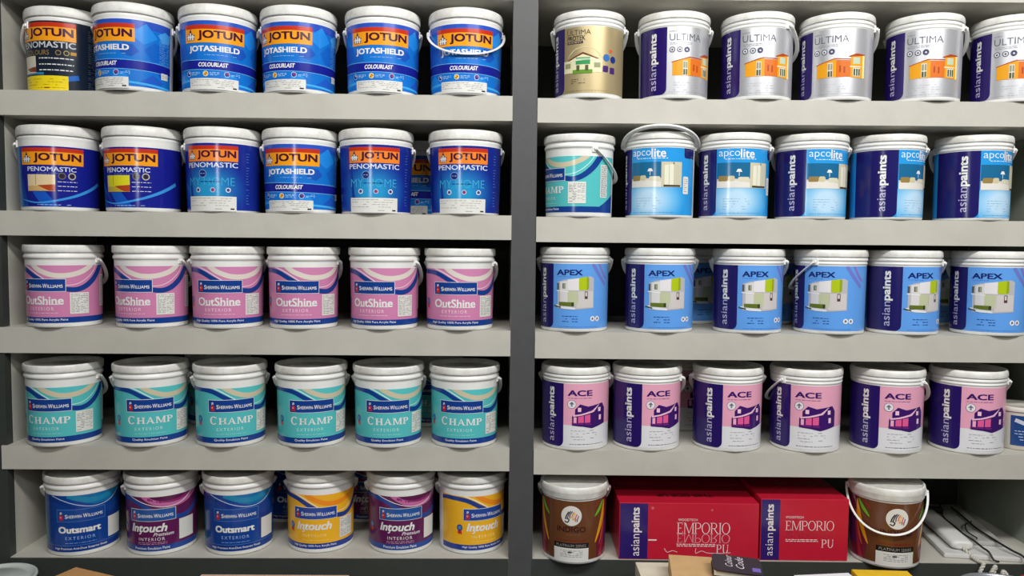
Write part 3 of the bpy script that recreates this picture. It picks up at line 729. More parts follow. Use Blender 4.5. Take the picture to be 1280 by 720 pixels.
def art_apex():
    A = Art(); base = ink(98,160,234); ap_band(A, base, 0.1740, ink(34,28,96), zb=0.0095)
    cl = (0.0, 0.0095, 0.19, 0.174)
    A.text('lettering', 'APEX', 0.0440, 0.1520, 0.066, 0.0140, ink(26,40,110), 4, bold=0.022)
    A.lines('lettering', 0.012, 0.1400, 0.050, 0.1420, 1, ink(60,110,190), 4, 3, w=0.001, dense=0.6)
    A.stroke('label', [(0.105,0.174),(0.118,0.155),(0.135,0.135),(0.150,0.12)], 0.010, ink(112,124,204), 1, cl); A.stroke('label', [(0.125,0.174),(0.140,0.150),(0.155,0.135)], 0.007, ink(130,120,196), 2, cl)
    wl, sh, lime = ink(216,214,214), ink(186,184,186), ink(176,196,30); gl = ink(84,86,80)
    A.poly('picture', [(0.013,0.078),(0.013,0.127),(0.030,0.133),(0.060,0.137),(0.098,0.1425),(0.108,0.138),(0.108,0.062),(0.060,0.058),(0.013,0.060)], sh, 4)
    A.poly('picture', [(0.020,0.078),(0.020,0.128),(0.040,0.1315),(0.040,0.0765)], wl, 5)
    A.poly('picture', [(0.040,0.107),(0.040,0.134),(0.070,0.138),(0.070,0.107)], ink(228,224,226), 5)
    A.poly('picture', [(0.040,0.080),(0.040,0.105),(0.066,0.103),(0.066,0.070),(0.052,0.072)], ink(190,196,160), 5)
    A.poly('picture', [(0.068,0.108),(0.068,0.138),(0.088,0.1415),(0.088,0.107)], lime, 6); A.poly('picture', [(0.088,0.1415),(0.094,0.139),(0.094,0.111),(0.088,0.107)], ink(146,164,30), 6)
    A.poly('picture', [(0.062,0.062),(0.066,0.104),(0.106,0.105),(0.106,0.064)], ink(206,200,198), 5)
    A.rect('picture', 0.0265, 0.111, 0.034, 0.124, gl, 6); A.rect('picture', 0.029, 0.112, 0.0335, 0.123, ink(150,160,120), 7)
    A.rect('picture', 0.012, 0.108, 0.017, 0.125, gl, 6); A.rect('picture', 0.083, 0.085, 0.091, 0.104, ink(86,60,66), 6); A.rect('picture', 0.0845, 0.092, 0.0890, 0.102, ink(210,206,200), 7)
    A.stroke('picture', [(0.010,0.105),(0.042,0.103)], 0.0022, ink(238,238,238), 7, smooth=False)
    A.rect('picture', 0.017, 0.066, 0.056, 0.0765, ink(96,112,36), 6); A.rect('picture', 0.050, 0.066, 0.056, 0.0765, ink(60,64,40), 7)
    A.poly('picture', [(0.003,0.067),(0.012,0.070),(0.060,0.062),(0.058,0.058),(0.030,0.059)], ink(224,226,230), 6); A.stroke('picture', [(0.004,0.0675),(0.022,0.0630)], 0.0030, ink(60,74,60), 7, smooth=False)
    A.lines('lettering', 0.026, 0.0240, 0.066, 0.0440, 3, ink(34,66,140), 4, 7, w=0.0018, dense=0.35)
    A.lines('lettering', 0.015, 0.0130, 0.120, 0.0150, 1, ink(60,110,190), 4, 8, w=0.0009, dense=0.9)
    for u in (0.106, 0.1205): A.disc('icon', u, 0.0345, 0.0066, ink(232,232,236), 4); A.poly('icon', [(u-0.003,0.031),(u+0.003,0.033),(u+0.001,0.038),(u-0.002,0.0375)], ink(90,90,100), 5)
    return 'A', A
def art_ace():
    A = Art(); ap_band(A, ink(226,226,230), 0.1740, PURPLE, wide=0.118, zb=0.0095)
    A.rect('label', 0.0, 0.067, 0.19, 0.1740, ink(232,166,190), 1)
    pu = ink(62,26,104)
    A.text('lettering', 'ACE', 0.0430, 0.1500, 0.064, 0.0150, pu, 4, bold=0.026)
    A.lines('lettering', 0.012, 0.1350, 0.074, 0.1385, 1, ink(130,70,130), 4, 3, w=0.0014, dense=0.9)
    A.disc('icon', 0.0215, 0.1210, 0.0112, ink(90,80,110), 4); A.disc('icon', 0.0215, 0.1210, 0.0102, ink(232,228,232), 5)
    A.poly('icon', [(0.0150,0.121),(0.0215,0.128),(0.0280,0.121)], ink(110,110,130), 6); A.rect('icon', 0.0195,0.115,0.0235,0.121, ink(130,130,150), 6)
    pk = ink(226,92,150)
    A.poly('picture', [(0.030,0.068),(0.030,0.108),(0.043,0.1215),(0.064,0.115),(0.108,0.122),(0.118,0.108),(0.118,0.068),(0.075,0.058)], pu, 4)
    A.poly('picture', [(0.020,0.092),(0.045,0.096),(0.075,0.104),(0.095,0.1185),(0.098,0.1195),(0.080,0.1005),(0.048,0.0925),(0.020,0.0885)], ink(240,190,216), 6)
    A.poly('picture', [(0.024,0.089),(0.024,0.066),(0.075,0.0610),(0.075,0.097),(0.050,0.091)], pu, 5)
    A.rect('picture', 0.0265, 0.072, 0.0340, 0.088, ink(240,170,200), 7); A.poly('picture', [(0.038,0.0735),(0.038,0.089),(0.070,0.095),(0.070,0.0735)], pk, 7)
    A.rect('picture', 0.0525, 0.066, 0.0550, 0.092, pu, 8); A.stroke('picture', [(0.022,0.0715),(0.073,0.0690)], 0.0040, ink(112,40,120), 8, smooth=False)
    A.rect('picture', 0.037, 0.102, 0.0455, 0.1125, ink(244,200,220), 7); A.rect('picture', 0.0935, 0.1005, 0.1020, 0.1110, ink(244,200,220), 7); A.rect('picture', 0.0965, 0.0785, 0.1040, 0.0915, ink(244,200,220), 7)
    A.stroke('picture', [(0.024,0.092),(0.024,0.066)], 0.0022, pu, 7)
    A.lines('lettering', 0.020, 0.0260, 0.056, 0.0560, 4, ink(150,150,160), 4, 7, w=0.0013, dense=0.3); A.lines('lettering', 0.060, 0.0300, 0.090, 0.0560, 4, ink(150,150,160), 4, 17, w=0.0013, dense=0.1)
    A.lines('lettering', 0.017, 0.0160, 0.115, 0.0185, 1, ink(70,70,80), 4, 8, w=0.0013, dense=0.95)
    return 'A', A
def art_indigo():
    A = Art(); u0, u1 = -0.15, 0.15; br = ink(104,62,36); cl = (u0, 0.0115, u1, 0.1650)
    A.rect('label', u0, 0.0115, u1, 0.1650, br, 0)
    for s in (-1, 1):
        A.poly('label', [(s*0.095,0.1650),(s*0.150,0.1650),(s*0.150,0.0115),(s*0.075,0.0115),(s*0.068,0.055),(s*0.092,0.10)], ink(112,30,52), 1)
        A.poly('label', [(s*0.098,0.11),(s*0.150,0.12),(s*0.150,0.030),(s*0.088,0.050)], ink(84,32,92), 2)
        A.stroke('label', [(s*0.085,0.0115),(s*0.094,0.05),(s*0.104,0.10)], 0.014, ink(170,42,60), 2.5, cl, w2=0.003)
        A.stroke('label', [(s*0.099,0.158),(s*0.090,0.11),(s*0.066,0.052)], 0.002, ink(236,160,30), 3.2, cl, w2=0.0015, wm=0.013)
        A.stroke('label', [(s*0.104,0.130),(s*0.092,0.075),(s*0.082,0.045)], 0.002, ink(206,90,40), 3, cl, w2=0.0015, wm=0.006)
        A.stroke('label', [(s*0.093,0.160),(s*0.080,0.140),(s*0.063,0.122)], 0.002, ink(110,180,50), 3.4, cl, w2=0.0015, wm=0.009)
        A.stroke('label', [(s*0.080,0.163),(s*0.070,0.152),(s*0.060,0.140)], 0.001, ink(150,50,50), 3.2, cl, w2=0.001, wm=0.004)
    A.disc('emblem', 0, 0.1270, 0.0260, ink(226,222,214), 4)
    bk = ink(40,38,50)
    for i, (pts, c, w) in enumerate((
        ([(-0.017,0.113),(-0.010,0.1100),(-0.006,0.117),(-0.012,0.120)], bk, 0.0030),
        ([(-0.015,0.118),(-0.012,0.128),(-0.006,0.138)], bk, 0.0030), ([(-0.010,0.121),(-0.007,0.130),(-0.001,0.140)], bk, 0.0026),
        ([(-0.004,0.120),(-0.003,0.130),(0.003,0.139)], ink(60,50,80), 0.0024), ([(0.001,0.122),(0.003,0.131),(0.007,0.137)], ink(220,120,50), 0.0026),
        ([(0.006,0.116),(0.006,0.126),(0.010,0.135)], ink(240,190,60), 0.0030), ([(0.010,0.113),(0.011,0.124),(0.014,0.132)], ink(200,70,100), 0.0024),
        ([(0.014,0.112),(0.016,0.121),(0.018,0.128)], ink(90,60,130), 0.0022), ([(0.002,0.118),(0.009,0.120),(0.014,0.117)], ink(230,120,60), 0.0018))):
        A.stroke('emblem', pts, w, c, 5+0.3*i)
    A.text('lettering', 'INDIGO', 0.0, 0.0915, 0.074, 0.0145, ink(52,22,26), 4, bold=0.012)
    A.lines('lettering', -0.025, 0.0765, 0.025, 0.0790, 1, ink(140,100,60), 4, 2, w=0.0010)
    A.lines('lettering', -0.040, 0.0600, 0.040, 0.0655, 1, ink(130,34,28), 4, 4, w=0.0030, dense=0.95)
    A.rect('label', -0.046, 0.0425, 0.046, 0.0560, ink(28,24,26), 4)
    A.text('lettering', 'PLATINUM SERIES', 0.0, 0.0490, 0.078, 0.0072, ink(150,146,140), 5)
    A.rect('data_sticker', -0.046, 0.0060, 0.046, 0.0425, PAPER, 6)
    A.lines('data_sticker', -0.028, 0.0180, 0.030, 0.0380, 5, GREYT, 7, 4, w=0.0012); A.rect('data_sticker', -0.008, 0.0300, 0.002, 0.0340, DARKT, 7)
    return 'I', A

DESIGN = {'jotashield': art_jotashield, 'peno_cream': art_penomastic((226,204,160)), 'peno_yellow': art_penomastic((222,214,40)),
          'myhome': art_myhome, 'colours': art_colours, 'champ': art_champ, 'outshine': art_outshine, 'outsmart': art_outsmart,
          'intouch_premium': art_intouch_premium, 'intouch': art_intouch, 'ultima': art_ultima, 'protek': art_protek,
          'apcolite': art_apcolite, 'apex': art_apex, 'ace': art_ace, 'indigo': art_indigo}
BUILT = {}
def design(d):
    if d not in BUILT:
        k, A = DESIGN[d]()
        BUILT[d] = (k, A.build(wrap(k), step=0.0036))
    return BUILT[d]
def new(name, me, parent): 
    o = bpy.data.objects.new(name, me); COL.objects.link(o); o.parent = parent; return o
PROTO = {}
def pail(d, handle='hang'):
    """first of its kind: body, lid, two ears, handle, label (> lettering, badge, picture, sticker...)"""
    k, parts = design(d); body_mesh(k)
    root = empty('paint_pail')
    new('body', MESH['body', k], root); new('lid', MESH['lid', k], root)
    h = new('handle', handle_mesh(k, handle), root)
    for s in (0, 1):
        e = new('ear', MESH['ear', k], root); e.rotation_euler.z = math.pi*s
    lab = None
    for grp, me in parts:
        if grp == 'label': lab = new('label', me, root)
    for grp, me in parts:
        if grp != 'label': new(grp, me, lab)
    return root
def copy_tree(o, parent=None):
    c = o.copy(); COL.objects.link(c)
    if parent: c.parent = parent
    for ch in [x for x in CHILD.get(o, list(o.children))]: copy_tree(ch, c)
    return c
CHILD = {}
def place(bank, row, x, d, turn, ear, side, over, label, group, handle='hang', tilt=0.0, scale=1.0):
    """turn: label angle away from the viewer (deg, right positive); ear: right-hand ear angle; side +1 strap behind, -1 in front/left"""
    if (d, handle) not in PROTO:
        r = PROTO[d, handle] = pail(d, handle)
    else:
        r = copy_tree(PROTO[d, handle])
    k = BUILT[d][0]; Rl = KIND[k]['R'](0.02)
    p = on(bank, x, Rl - over, LEVEL[bank][row])
    r.location = p + Vector((0, 0, 0.0004 + 0.0785*math.sin(math.radians(abs(tilt)))))
    r.scale = (scale,)*3
    view = math.atan2(p.x, p.y + 1.95)             # azimuth of the pail seen from where the photographer stood
    base = -view                                    # turning by this faces the pail to the viewer
    rz = base + math.radians(turn)
    r.rotation_euler = (0, math.radians(tilt), rz)
    ang = math.radians(ear - 90) + (math.pi if side > 0 else 0)
    for c in r.children:
        if c.name.startswith('handle') or c.name.startswith('ear'):
            off = 0 if c.name.startswith('handle') else (c.rotation_euler.z if 'ear_done' not in c else c['ear_done'])
            if c.name.startswith('ear'): c['ear_done'] = off
            c.rotation_euler.z = ang - math.radians(turn) + off
    tag(r, label, 'paint pail', group)
    return r
PAILS = []
def row(bank, k, group, items):
    for it in items:
        PAILS.append(place(bank, k, *it[:1], *it[1:6], it[6], group, **(it[7] if len(it) > 7 else {})))
OV = 0.011
row('L', 0, 'blue wrapped pails on the top left shelf', [
 (-1.172,'colours',-35,112,1,-0.026,'black wrapped paint pail with a yellow sticker at the left end of top shelf'),
 (-0.9768,'jotashield',-47,76,1,0.016,'blue paint pail turned left, second on the top left shelf, beside the black one'),
 (-0.7623,'jotashield',-8,90,1,OV,'blue paint pail third from left on the top left shelf, strap hidden behind'),
 (-0.5561,'jotashield',-28,86,1,OV,'blue paint pail turned slightly left, fourth along on the top left shelf'),
 (-0.3400,'jotashield',-5.7,90,1,OV,'blue paint pail second from the grey pillar on the top left shelf'),
 (-0.1252,'jotashield',-2,92,-1,OV,'blue paint pail with white strap hanging across its front beside the grey pillar')])
row('L', 1, 'blue wrapped pails on the second left shelf', [
 (-1.1790,'peno_cream',-14,95,1,0.006,'navy paint pail with a cream wall picture, leftmost on the second left shelf'),
 (-0.9639,'peno_yellow',-27,85,1,0.006,'navy paint pail with a yellow wall picture, second on the second left shelf'),
 (-0.7560,'myhome',-20,95,1,0.006,'navy to cyan paint pail turned left, between yellow picture pail and bright blue pail'),
 (-0.5549,'jotashield',-18.5,95,1,0.008,'bright blue paint pail with faceted wrap, fourth on the second left shelf'),
 (-0.3570,'myhome',-4,84,1,0.012,'navy to cyan paint pail second from the grey pillar on the second left shelf'),
 (-0.1250,'myhome',-5,88,1,0.009,'navy to cyan paint pail beside the grey pillar on the second left shelf')])
row('L', 2, 'pink wrapped pails on the middle left shelf', [
 (-1.1684,'outshine',-37,57,1,0.013,'pink paint pail turned furthest left, at the left end of the middle shelf'),
 (-0.9428,'outshine',-38,49,1,0.011,'pink paint pail with a broad white strap at its right, second on middle left shelf'),
 (-0.7447,'outshine',-16,92,1,0.011,'pink paint pail third from left, between two straps on the middle left shelf'),
 (-0.5469,'outshine',-13.5,78,1,0.011,'pink paint pail fourth from left on the middle left shelf'),
 (-0.3356,'outshine',-21.5,62,1,0.011,'pink paint pail second from the grey pillar on the middle left shelf'),
 (-0.1370,'outshine',-8.5,76,1,0.012,'pink paint pail beside the grey pillar on the middle left shelf')])
row('L', 3, 'teal wrapped pails on the fourth left shelf', [
 (-1.1725,'champ',-28.6,60,1,0.018,'teal paint pail turned left at the left end of the fourth shelf'),
 (-0.9472,'champ',-3,88,1,0.015,'teal paint pail second from left on the fourth left shelf'),
 (-0.7400,'champ',1,90,1,0.015,'teal paint pail third from left on the fourth left shelf'),
 (-0.5276,'champ',0,88,1,0.014,'teal paint pail fourth from left on the fourth left shelf'),
 (-0.3246,'champ',-1.5,82,1,0.012,'teal paint pail second from the grey pillar on the fourth left shelf'),
 (-0.1235,'champ',-5.5,76,1,0.012,'teal paint pail beside the grey pillar on the fourth left shelf')])
row('L', 4, 'mixed pails on the bottom left shelf', [
 (-1.1434,'outsmart',-5,92,1,-0.006,'deep blue paint pail at the left end of the bottom shelf'),
 (-0.9369,'intouch_premium',-17,95,1,-0.012,'plum paint pail between two deep blue pails on the bottom left shelf'),
 (-0.7312,'outsmart',-6,95,1,-0.014,'deep blue paint pail between the plum pail and the yellow pail'),
 (-0.5152,'intouch',-11,85,1,-0.030,'yellow paint pail with lettering facing front, between deep blue and plum pails'),
 (-0.2964,'intouch_premium',-1,92,1,-0.024,'plum paint pail between two yellow pails on the bottom left shelf'),
 (-0.1045,'intouch',24,100,1,-0.024,'yellow paint pail turned right beside the grey pillar on the bottom shelf')])
row('R', 0, 'silver and gold pails on the top right shelf', [
 (0.1943,'protek',-44,90,1,OV,'gold paint pail with a green and cream house, beside the grey pillar'),
 (0.4133,'ultima',-10.5,95,1,OV,'silver paint pail with wide purple band, next to the gold pail on top shelf'),
 (0.6290,'ultima',-26.7,55,1,OV,'silver paint pail with a broad white strap at its right on the top right shelf'),
 (0.8343,'ultima',-38.5,84,1,OV,'silver paint pail fourth on the top right shelf, turned left showing the whole orange house'),
 (1.0603,'ultima',-28.5,75,1,OV,'silver paint pail second from the right end of the top right shelf'),
 (1.2840,'ultima',-26.7,95,1,OV,'silver paint pail cut by the right edge of the photo on the top shelf')])
row('R', 1, 'blue bedroom picture pails on the second right shelf', [
 (0.1730,'champ',-62,26,1,0.008,'teal paint pail turned far left with a slanting strap, beside the grey pillar'),
 (0.3840,'apcolite',-52.5,90,1,0.010,'sky blue paint pail with its white strap lying over the lid',{'handle':'over'}),
 (0.5775,'apcolite',-28,95,1,0.008,'sky blue paint pail with bedroom picture, third on the second right shelf'),
 (0.7803,'apcolite',-7,100,1,0.006,'sky blue paint pail with bedroom picture, fourth on the second right shelf'),
 (0.9788,'apcolite',17.3,100,1,0.006,'paint pail with the widest dark band and sky blue side, fifth on second right shelf'),
 (1.2018,'apcolite',11.9,100,1,0.006,'dark banded sky blue paint pail at the right end of the second shelf')])
row('R', 2, 'periwinkle house picture pails on the middle right shelf', [
 (0.1645,'apex',-37,90,1,0.012,'periwinkle paint pail with white house picture, beside the grey pillar'),
 (0.3888,'apex',-25,92,1,0.010,'periwinkle paint pail with white house picture, second on the middle right shelf'),
 (0.6212,'apex',-16,88,1,0.012,'periwinkle paint pail with white house picture, third on the middle right shelf'),
 (0.8366,'apex',-42,157,1,0.012,'periwinkle paint pail with a white strap slanting down its upper left'),
 (1.0300,'apex',0,95,1,0.010,'periwinkle paint pail showing the widest dark band, second from right on middle shelf'),
 (1.2550,'apex',-31.5,95,1,0.012,'periwinkle paint pail at the right edge of the photo on the middle shelf')])
row('R', 3, 'pink house picture pails on the fourth right shelf', [
 (0.1715,'ace',-19.7,84,1,0.008,'pink and white paint pail with purple house, beside the grey pillar'),
 (0.3616,'ace',-7,78,1,0.006,'pink and white paint pail second from the grey pillar on the fourth shelf'),
 (0.5765,'ace',-6.7,100,1,0.006,'pink and white paint pail third on the fourth right shelf'),
 (0.7832,'ace',-23,142,1,0.009,'pink and white paint pail with a strap slanting down its upper left'),
 (0.9980,'ace',-9.8,66,1,0.011,'pink and white paint pail with a bent strap at its upper right'),
 (1.2122,'ace',-7.5,95,1,0.009,'pink and white paint pail at the right end of the fourth shelf')])
row('R', 4, 'brown pails on the bottom right shelf', [
 (0.1692,'indigo',-4,90,1,0.034,'brown paint pail standing upright beside the grey pillar on the bottom shelf'),
 (0.9900,'indigo',19,95,-1,0.040,'brown paint pail with thin strap hanging across its front, right of red cartons',{'scale':1.03})])
# pails standing behind the front row, seen through the gaps
def behind(bank, k, items, group):
    for x, d, turn, dep, lab in items:
        PAILS.append(place(bank, k, x, d, turn, 90, 1, -dep, lab, group))
behind('L', 0, [(-0.870,'jotashield',20,0.220,'pail in shadow behind the second and third pails of the top left shelf')], 'pails standing in shadow behind the front row')
behind('L', 1, [(-0.262,'jotashield',-30,0.220,'blue pail in shadow behind, seen left of the pail by the grey pillar')], 'pails standing in shadow behind the front row')
behind('L', 3, [(-0.860,'champ',0,0.220,'teal pail in shadow behind the second and third teal pails'), (-0.235,'champ',0,0.220,'teal pail in shadow behind the last two teal pails by the pillar')], 'pails standing in shadow behind the front row')
behind('L', 4, [(-0.660,'outsmart',10,0.250,'deep blue pail in shadow behind, between the deep blue and front yellow pails'), (-0.430,'intouch_premium',10,0.250,'plum pail in shadow behind, right of the front yellow pail')], 'pails standing in shadow behind the front row')
behind('R', 2, [(0.520,'apex',0,0.220,'periwinkle pail in shadow behind the second and third middle shelf pails'), (0.740,'apex',0,0.225,'periwinkle pail in shadow behind the third and fourth middle shelf pails'), (1.190,'apex',30,0.225,'periwinkle pail in shadow behind the last two middle shelf pails')], 'pails standing in shadow behind the front row')
behind('R', 3, [(0.500,'ace',0,0.220,'pink and white pail in shadow behind the second and third fourth-shelf pails')], 'pails standing in shadow behind the front row')

# ------------------------------------------------------------------ cartons and other things on the right shelves
def flat(o_mat, fn):
    return fn
def face_art(A, parent, origin, ux, vz, n):
    """lay artwork on a flat face: origin + u*ux + z*vz, lifted along n"""
    O, U, V, N = Vector(origin), Vector(ux), Vector(vz), Vector(n)
    parts = A.build(lambda u, z, l: O + U*u + V*z + N*(0.0003+0.00012*l))
    for grp, me in parts:
        for p in me.polygons: p.use_smooth = False
        new(grp, me, parent)
CRED = mat((192,26,52), rough=0.38, noise=0.06, nscale=20, bump=0.05, bscale=15)
def carton_body(bm, w, d, h):
    add_box(bm, 0, 0, 0, w, d, h, bevel=0.0018)
def emporio(w, h, d, band_w, full, label, loc, rz):
    root = empty('carton', loc, rz); tag(root, label, 'carton', 'red cartons on the bottom shelf')
    bm = bmesh.new(); carton_body(bm, w, d, h)
    link_mesh('body', bm, CRED, root)
    bm = bmesh.new(); add_box(bm, 0.004, d/2-0.024, h+0.0003, w-0.004, d/2+0.024, h+0.0007)
    link_mesh('tape', bm, mat((150,24,40), rough=0.2), root)
    A = Art(); wt = ink(232,220,220, rough=0.4)
    A.rect('brand_band', 0.002, 0.002, band_w, h-0.002, ink(44,28,104), 0)
    tu = band_w*0.60
    if full:
        A.text('brand_band', 'asian', tu-0.002, 0.0385, 0.021, 0.058, wt, 3, rot=90); A.text('brand_band', 'paints', tu+0.001, 0.1045, 0.027, 0.066, wt, 3, rot=90, bold=0.022)
        X0, s = 0.0, 1.0
        A.text('lettering', 'WOODTECH', 0.178, 0.1060, 0.050, 0.0065, wt, 1)
        serif(A, 'lettering', 'EMPORIO', 0.2190, 0.0840, 0.138, 0.0290, wt, 1, t=0.10, hair=0.045, gap=0.03)
        serif(A, 'lettering', 'EMPORIO', 0.2190, 0.0570, 0.138, 0.0230, ink(222,160,168), 1, t=0.09, hair=0.045, gap=0.03, flip=True)
        serif(A, 'lettering', 'PU', 0.2690, 0.0300, 0.032, 0.0225, wt, 1, t=0.13, hair=0.05)
        A.lines('lettering', 0.150, 0.0345, 0.250, 0.0435, 2, wt, 1, 3, w=0.0022, dense=0.95)
        A.stroke('lettering', [(0.118,0.030),(0.126,0.020),(0.140,0.024),(0.152,0.020)], 0.0012, wt, 1); A.stroke('lettering', [(0.200,0.031),(0.200,0.018),(0.215,0.024),(0.230,0.019),(0.260,0.018),(0.290,0.020)], 0.0012, wt, 1)
        A.rect('lettering', 0.0760, 0.0500, 0.0980, 0.0535, wt, 1); A.disc('lettering', 0.086, 0.136, 0.004, ink(206,90,110), 1); A.disc('lettering', 0.240, 0.132, 0.003, ink(206,90,110), 1)
    else:
        A.text('brand_band', 'asian', tu-0.006, 0.0430, 0.019, 0.060, wt, 3, rot=90, bold=-0.008); A.text('brand_band', 'paints', tu-0.003, 0.1140, 0.025, 0.070, wt, 3, rot=90, bold=0.022)
        A.text('lettering', 'WOODTECH', 0.088, 0.1150, 0.046, 0.0060, wt, 1)
        serif(A, 'lettering', 'EMPORIO', 0.1280, 0.0930, 0.126, 0.0250, wt, 1, t=0.10, hair=0.045, gap=0.03)
        serif(A, 'lettering', 'EMPORIO', 0.1280, 0.0700, 0.126, 0.0150, ink(176,44,68), 1, t=0.09, hair=0.05, gap=0.03, flip=True)
        serif(A, 'lettering', 'PU', 0.1750, 0.0460, 0.032, 0.0215, wt, 1, t=0.13, hair=0.05)
        A.lines('lettering', 0.066, 0.0495, 0.150, 0.0580, 2, wt, 1, 3, w=0.0018, dense=0.95)
    face_art(A, root, (0,0,0), (1,0,0), (0,0,1), (0,-1,0))
    if full:
        T = Art(); T.text('top_lettering', 'THIS SIDE UP', w/2, 0.060, 0.150, 0.024, ink(40,20,26, rough=0.5), 1, bold=0.02, rot=180)
        face_art(T, root, (0,0,h), (1,0,0), (0,1,0), (0,0,1))
    return root
zb = LEVEL['R'][4]
emporio(0.362, 0.150, 0.25, 0.0745, True, 'larger red carton with purple end band, beside the brown pail by the pillar', on('R', 0.2835, 0.004, zb+0.0005), YAW['R'])
emporio(0.228, 0.163, 0.25, 0.0500, False, 'smaller red carton with purple end band, right of the larger red carton', on('R', 0.6500, 0.006, zb+0.0005), YAW['R'])

def slabs():
    wf = mat((206,206,202), rough=0.5, noise=0.10, nscale=14, bump=0.15, bscale=60)
    p = on('R', 1.146, 0.036, zb)
    b = link_mesh('foam_board', box_bm(0, 0, 0.003, 0.190, 0.38, 0.016, bevel=0.004), wf)
    b.location = (p.x, p.y, p.z - 0.0025); b.rotation_euler.z = math.radians(-9)
    tag(b, 'flat white board lying under cables on the bottom right shelf', 'board')
    c = link_mesh('foam_board', box_bm(0, 0, 0.0, 0.092, 0.30, 0.012, bevel=0.003), mat((170,170,166), rough=0.6, noise=0.3, nscale=30))
    c.location = (p.x + 0.094, p.y + 0.055, p.z + 0.0140); c.rotation_euler.z = math.radians(-9)
    tag(c, 'smaller greyish board lying on top of the flat white board', 'board')
    # wrapped roll with a cord coming from its end
    roll = empty('padded_roll', (p.x + 0.030, p.y + 0.018, p.z + 0.0140), math.radians(-8))
    tag(roll, 'white padded roll with a cord hanging from its near end', 'roll')
    bm = bmesh.new(); n = 24; R = []
    for j, (y, s) in enumerate(((0.0,0.55),(0.003,0.85),(0.010,1.0),(0.10,1.0),(0.20,0.97),(0.29,0.95),(0.296,0.6))):
        R.append([bm.verts.new((0.029*s*math.copysign(abs(math.cos(a))**0.7, math.cos(a)) + 0.028, y, 0.0125 + 0.0125*s*math.copysign(abs(math.sin(a))**0.8, math.sin(a)))) for a in [2*math.pi*i/n for i in range(n)]])
    for a, b2 in zip(R, R[1:]):
        for i in range(n): bm.faces.new((a[i], a[(i+1)%n], b2[(i+1)%n], b2[i])).smooth = True
    bm.faces.new(R[0]); bm.faces.new(R[-1][::-1]); bmesh.ops.recalc_face_normals(bm, faces=bm.faces[:])
    link_mesh('sleeve', bm, mat((216,216,212), rough=0.45, bump=0.2, bscale=50), roll)
    # twisted cord: straight run, then loops over the shelf front
    cm = mat((196,192,182), rough=0.8)
    def twisted(path, rad):
        bm = bmesh.new(); P = catmull(path, 14)
        for ph in (0, math.pi):
            Q = []
            for i, q in enumerate(P):
                t = (P[min(i+1,len(P)-1)]-P[max(i-1,0)]).normalized()
                a = t.orthogonal().normalized() if i == 0 else (a - t*a.dot(t)).normalized()
                b3 = t.cross(a); w = i*0.75 + ph
                Q.append(q + (a*math.cos(w)+b3*math.sin(w))*rad*0.75)
            sweep(bm, Q, circ(rad, 7))
        bmesh.ops.recalc_face_normals(bm, faces=bm.faces[:])
        return bm
    z = p.z
    o = Vector((p.x + 0.058, p.y + 0.014, z + 0.022))
    path = [o, o+Vector((0.008,-0.026,-0.012)), o+Vector((0.012,-0.048,-0.016)), o+Vector((0.018,-0.060,-0.018)), o+Vector((0.006,-0.066,-0.040)), o+Vector((0.022,-0.070,-0.056)), o+Vector((0.034,-0.070,-0.034)), o+Vector((0.044,-0.068,-0.022)),
            o+Vector((0.036,-0.070,-0.052)), o+Vector((0.056,-0.074,-0.058)), o+Vector((0.062,-0.070,-0.034)), o+Vector((0.072,-0.072,-0.044)), o+Vector((0.078,-0.074,-0.066))]
    tag(link_mesh('twisted_cord', twisted(path, 0.0032), cm), 'white twisted cord looping over the bottom shelf edge', 'cord')
    bk = mat((26,26,26), rough=0.5)
    def cable(pts, r, label):
        bm = bmesh.new(); sweep(bm, catmull([Vector((p.x, p.y, z + 0.0022)) + Vector(q) for q in pts], 10), circ(r, 8))
        bmesh.ops.recalc_face_normals(bm, faces=bm.faces[:])
        tag(link_mesh('black_cable', bm, bk), label, 'cable', 'black cables over the white boards')
    cable([(0.165,0.32,0.031),(0.120,0.22,0.0298),(0.110,0.15,0.0295),(0.101,0.09,0.0300),(0.100,0.040,0.0300),(0.104,0.006,0.0240),(0.107,-0.016,0.0210),(0.112,-0.030,0.0060),(0.124,-0.0325,0.0022)], 0.0026, 'black cable nearer the padded roll, hanging over the boards')
    cable([(0.190,0.30,0.0305),(0.178,0.22,0.0300),(0.164,0.14,0.0296),(0.160,0.08,0.0298),(0.166,0.020,0.0260),(0.174,-0.010,0.0220),(0.184,-0.034,0.0180),(0.191,-0.0520,0.004),(0.196,-0.058,-0.04)], 0.0028, 'black cable further right, trailing off the shelf front')
    cable([(0.172,0.17,0.0350),(0.140,0.145,0.0330),(0.122,0.105,0.0300),(0.120,0.075,0.0296),(0.112,0.045,0.0350),(0.106,0.036,0.0362)], 0.0018, 'thin black cable bowing between the two thicker cables')
    bm = box_bm(-0.030, -0.012, 0, 0.030, 0.012, 0.016, bevel=0.003)
    pl = link_mesh('plug_adapter', bm, bk); pl.location = (p.x + 0.115, p.y + 0.275, z + 0.0258); pl.rotation_euler.z = math.radians(-9)
    tag(pl, 'small black adapter block lying at the back of the boards', 'adapter')
slabs()

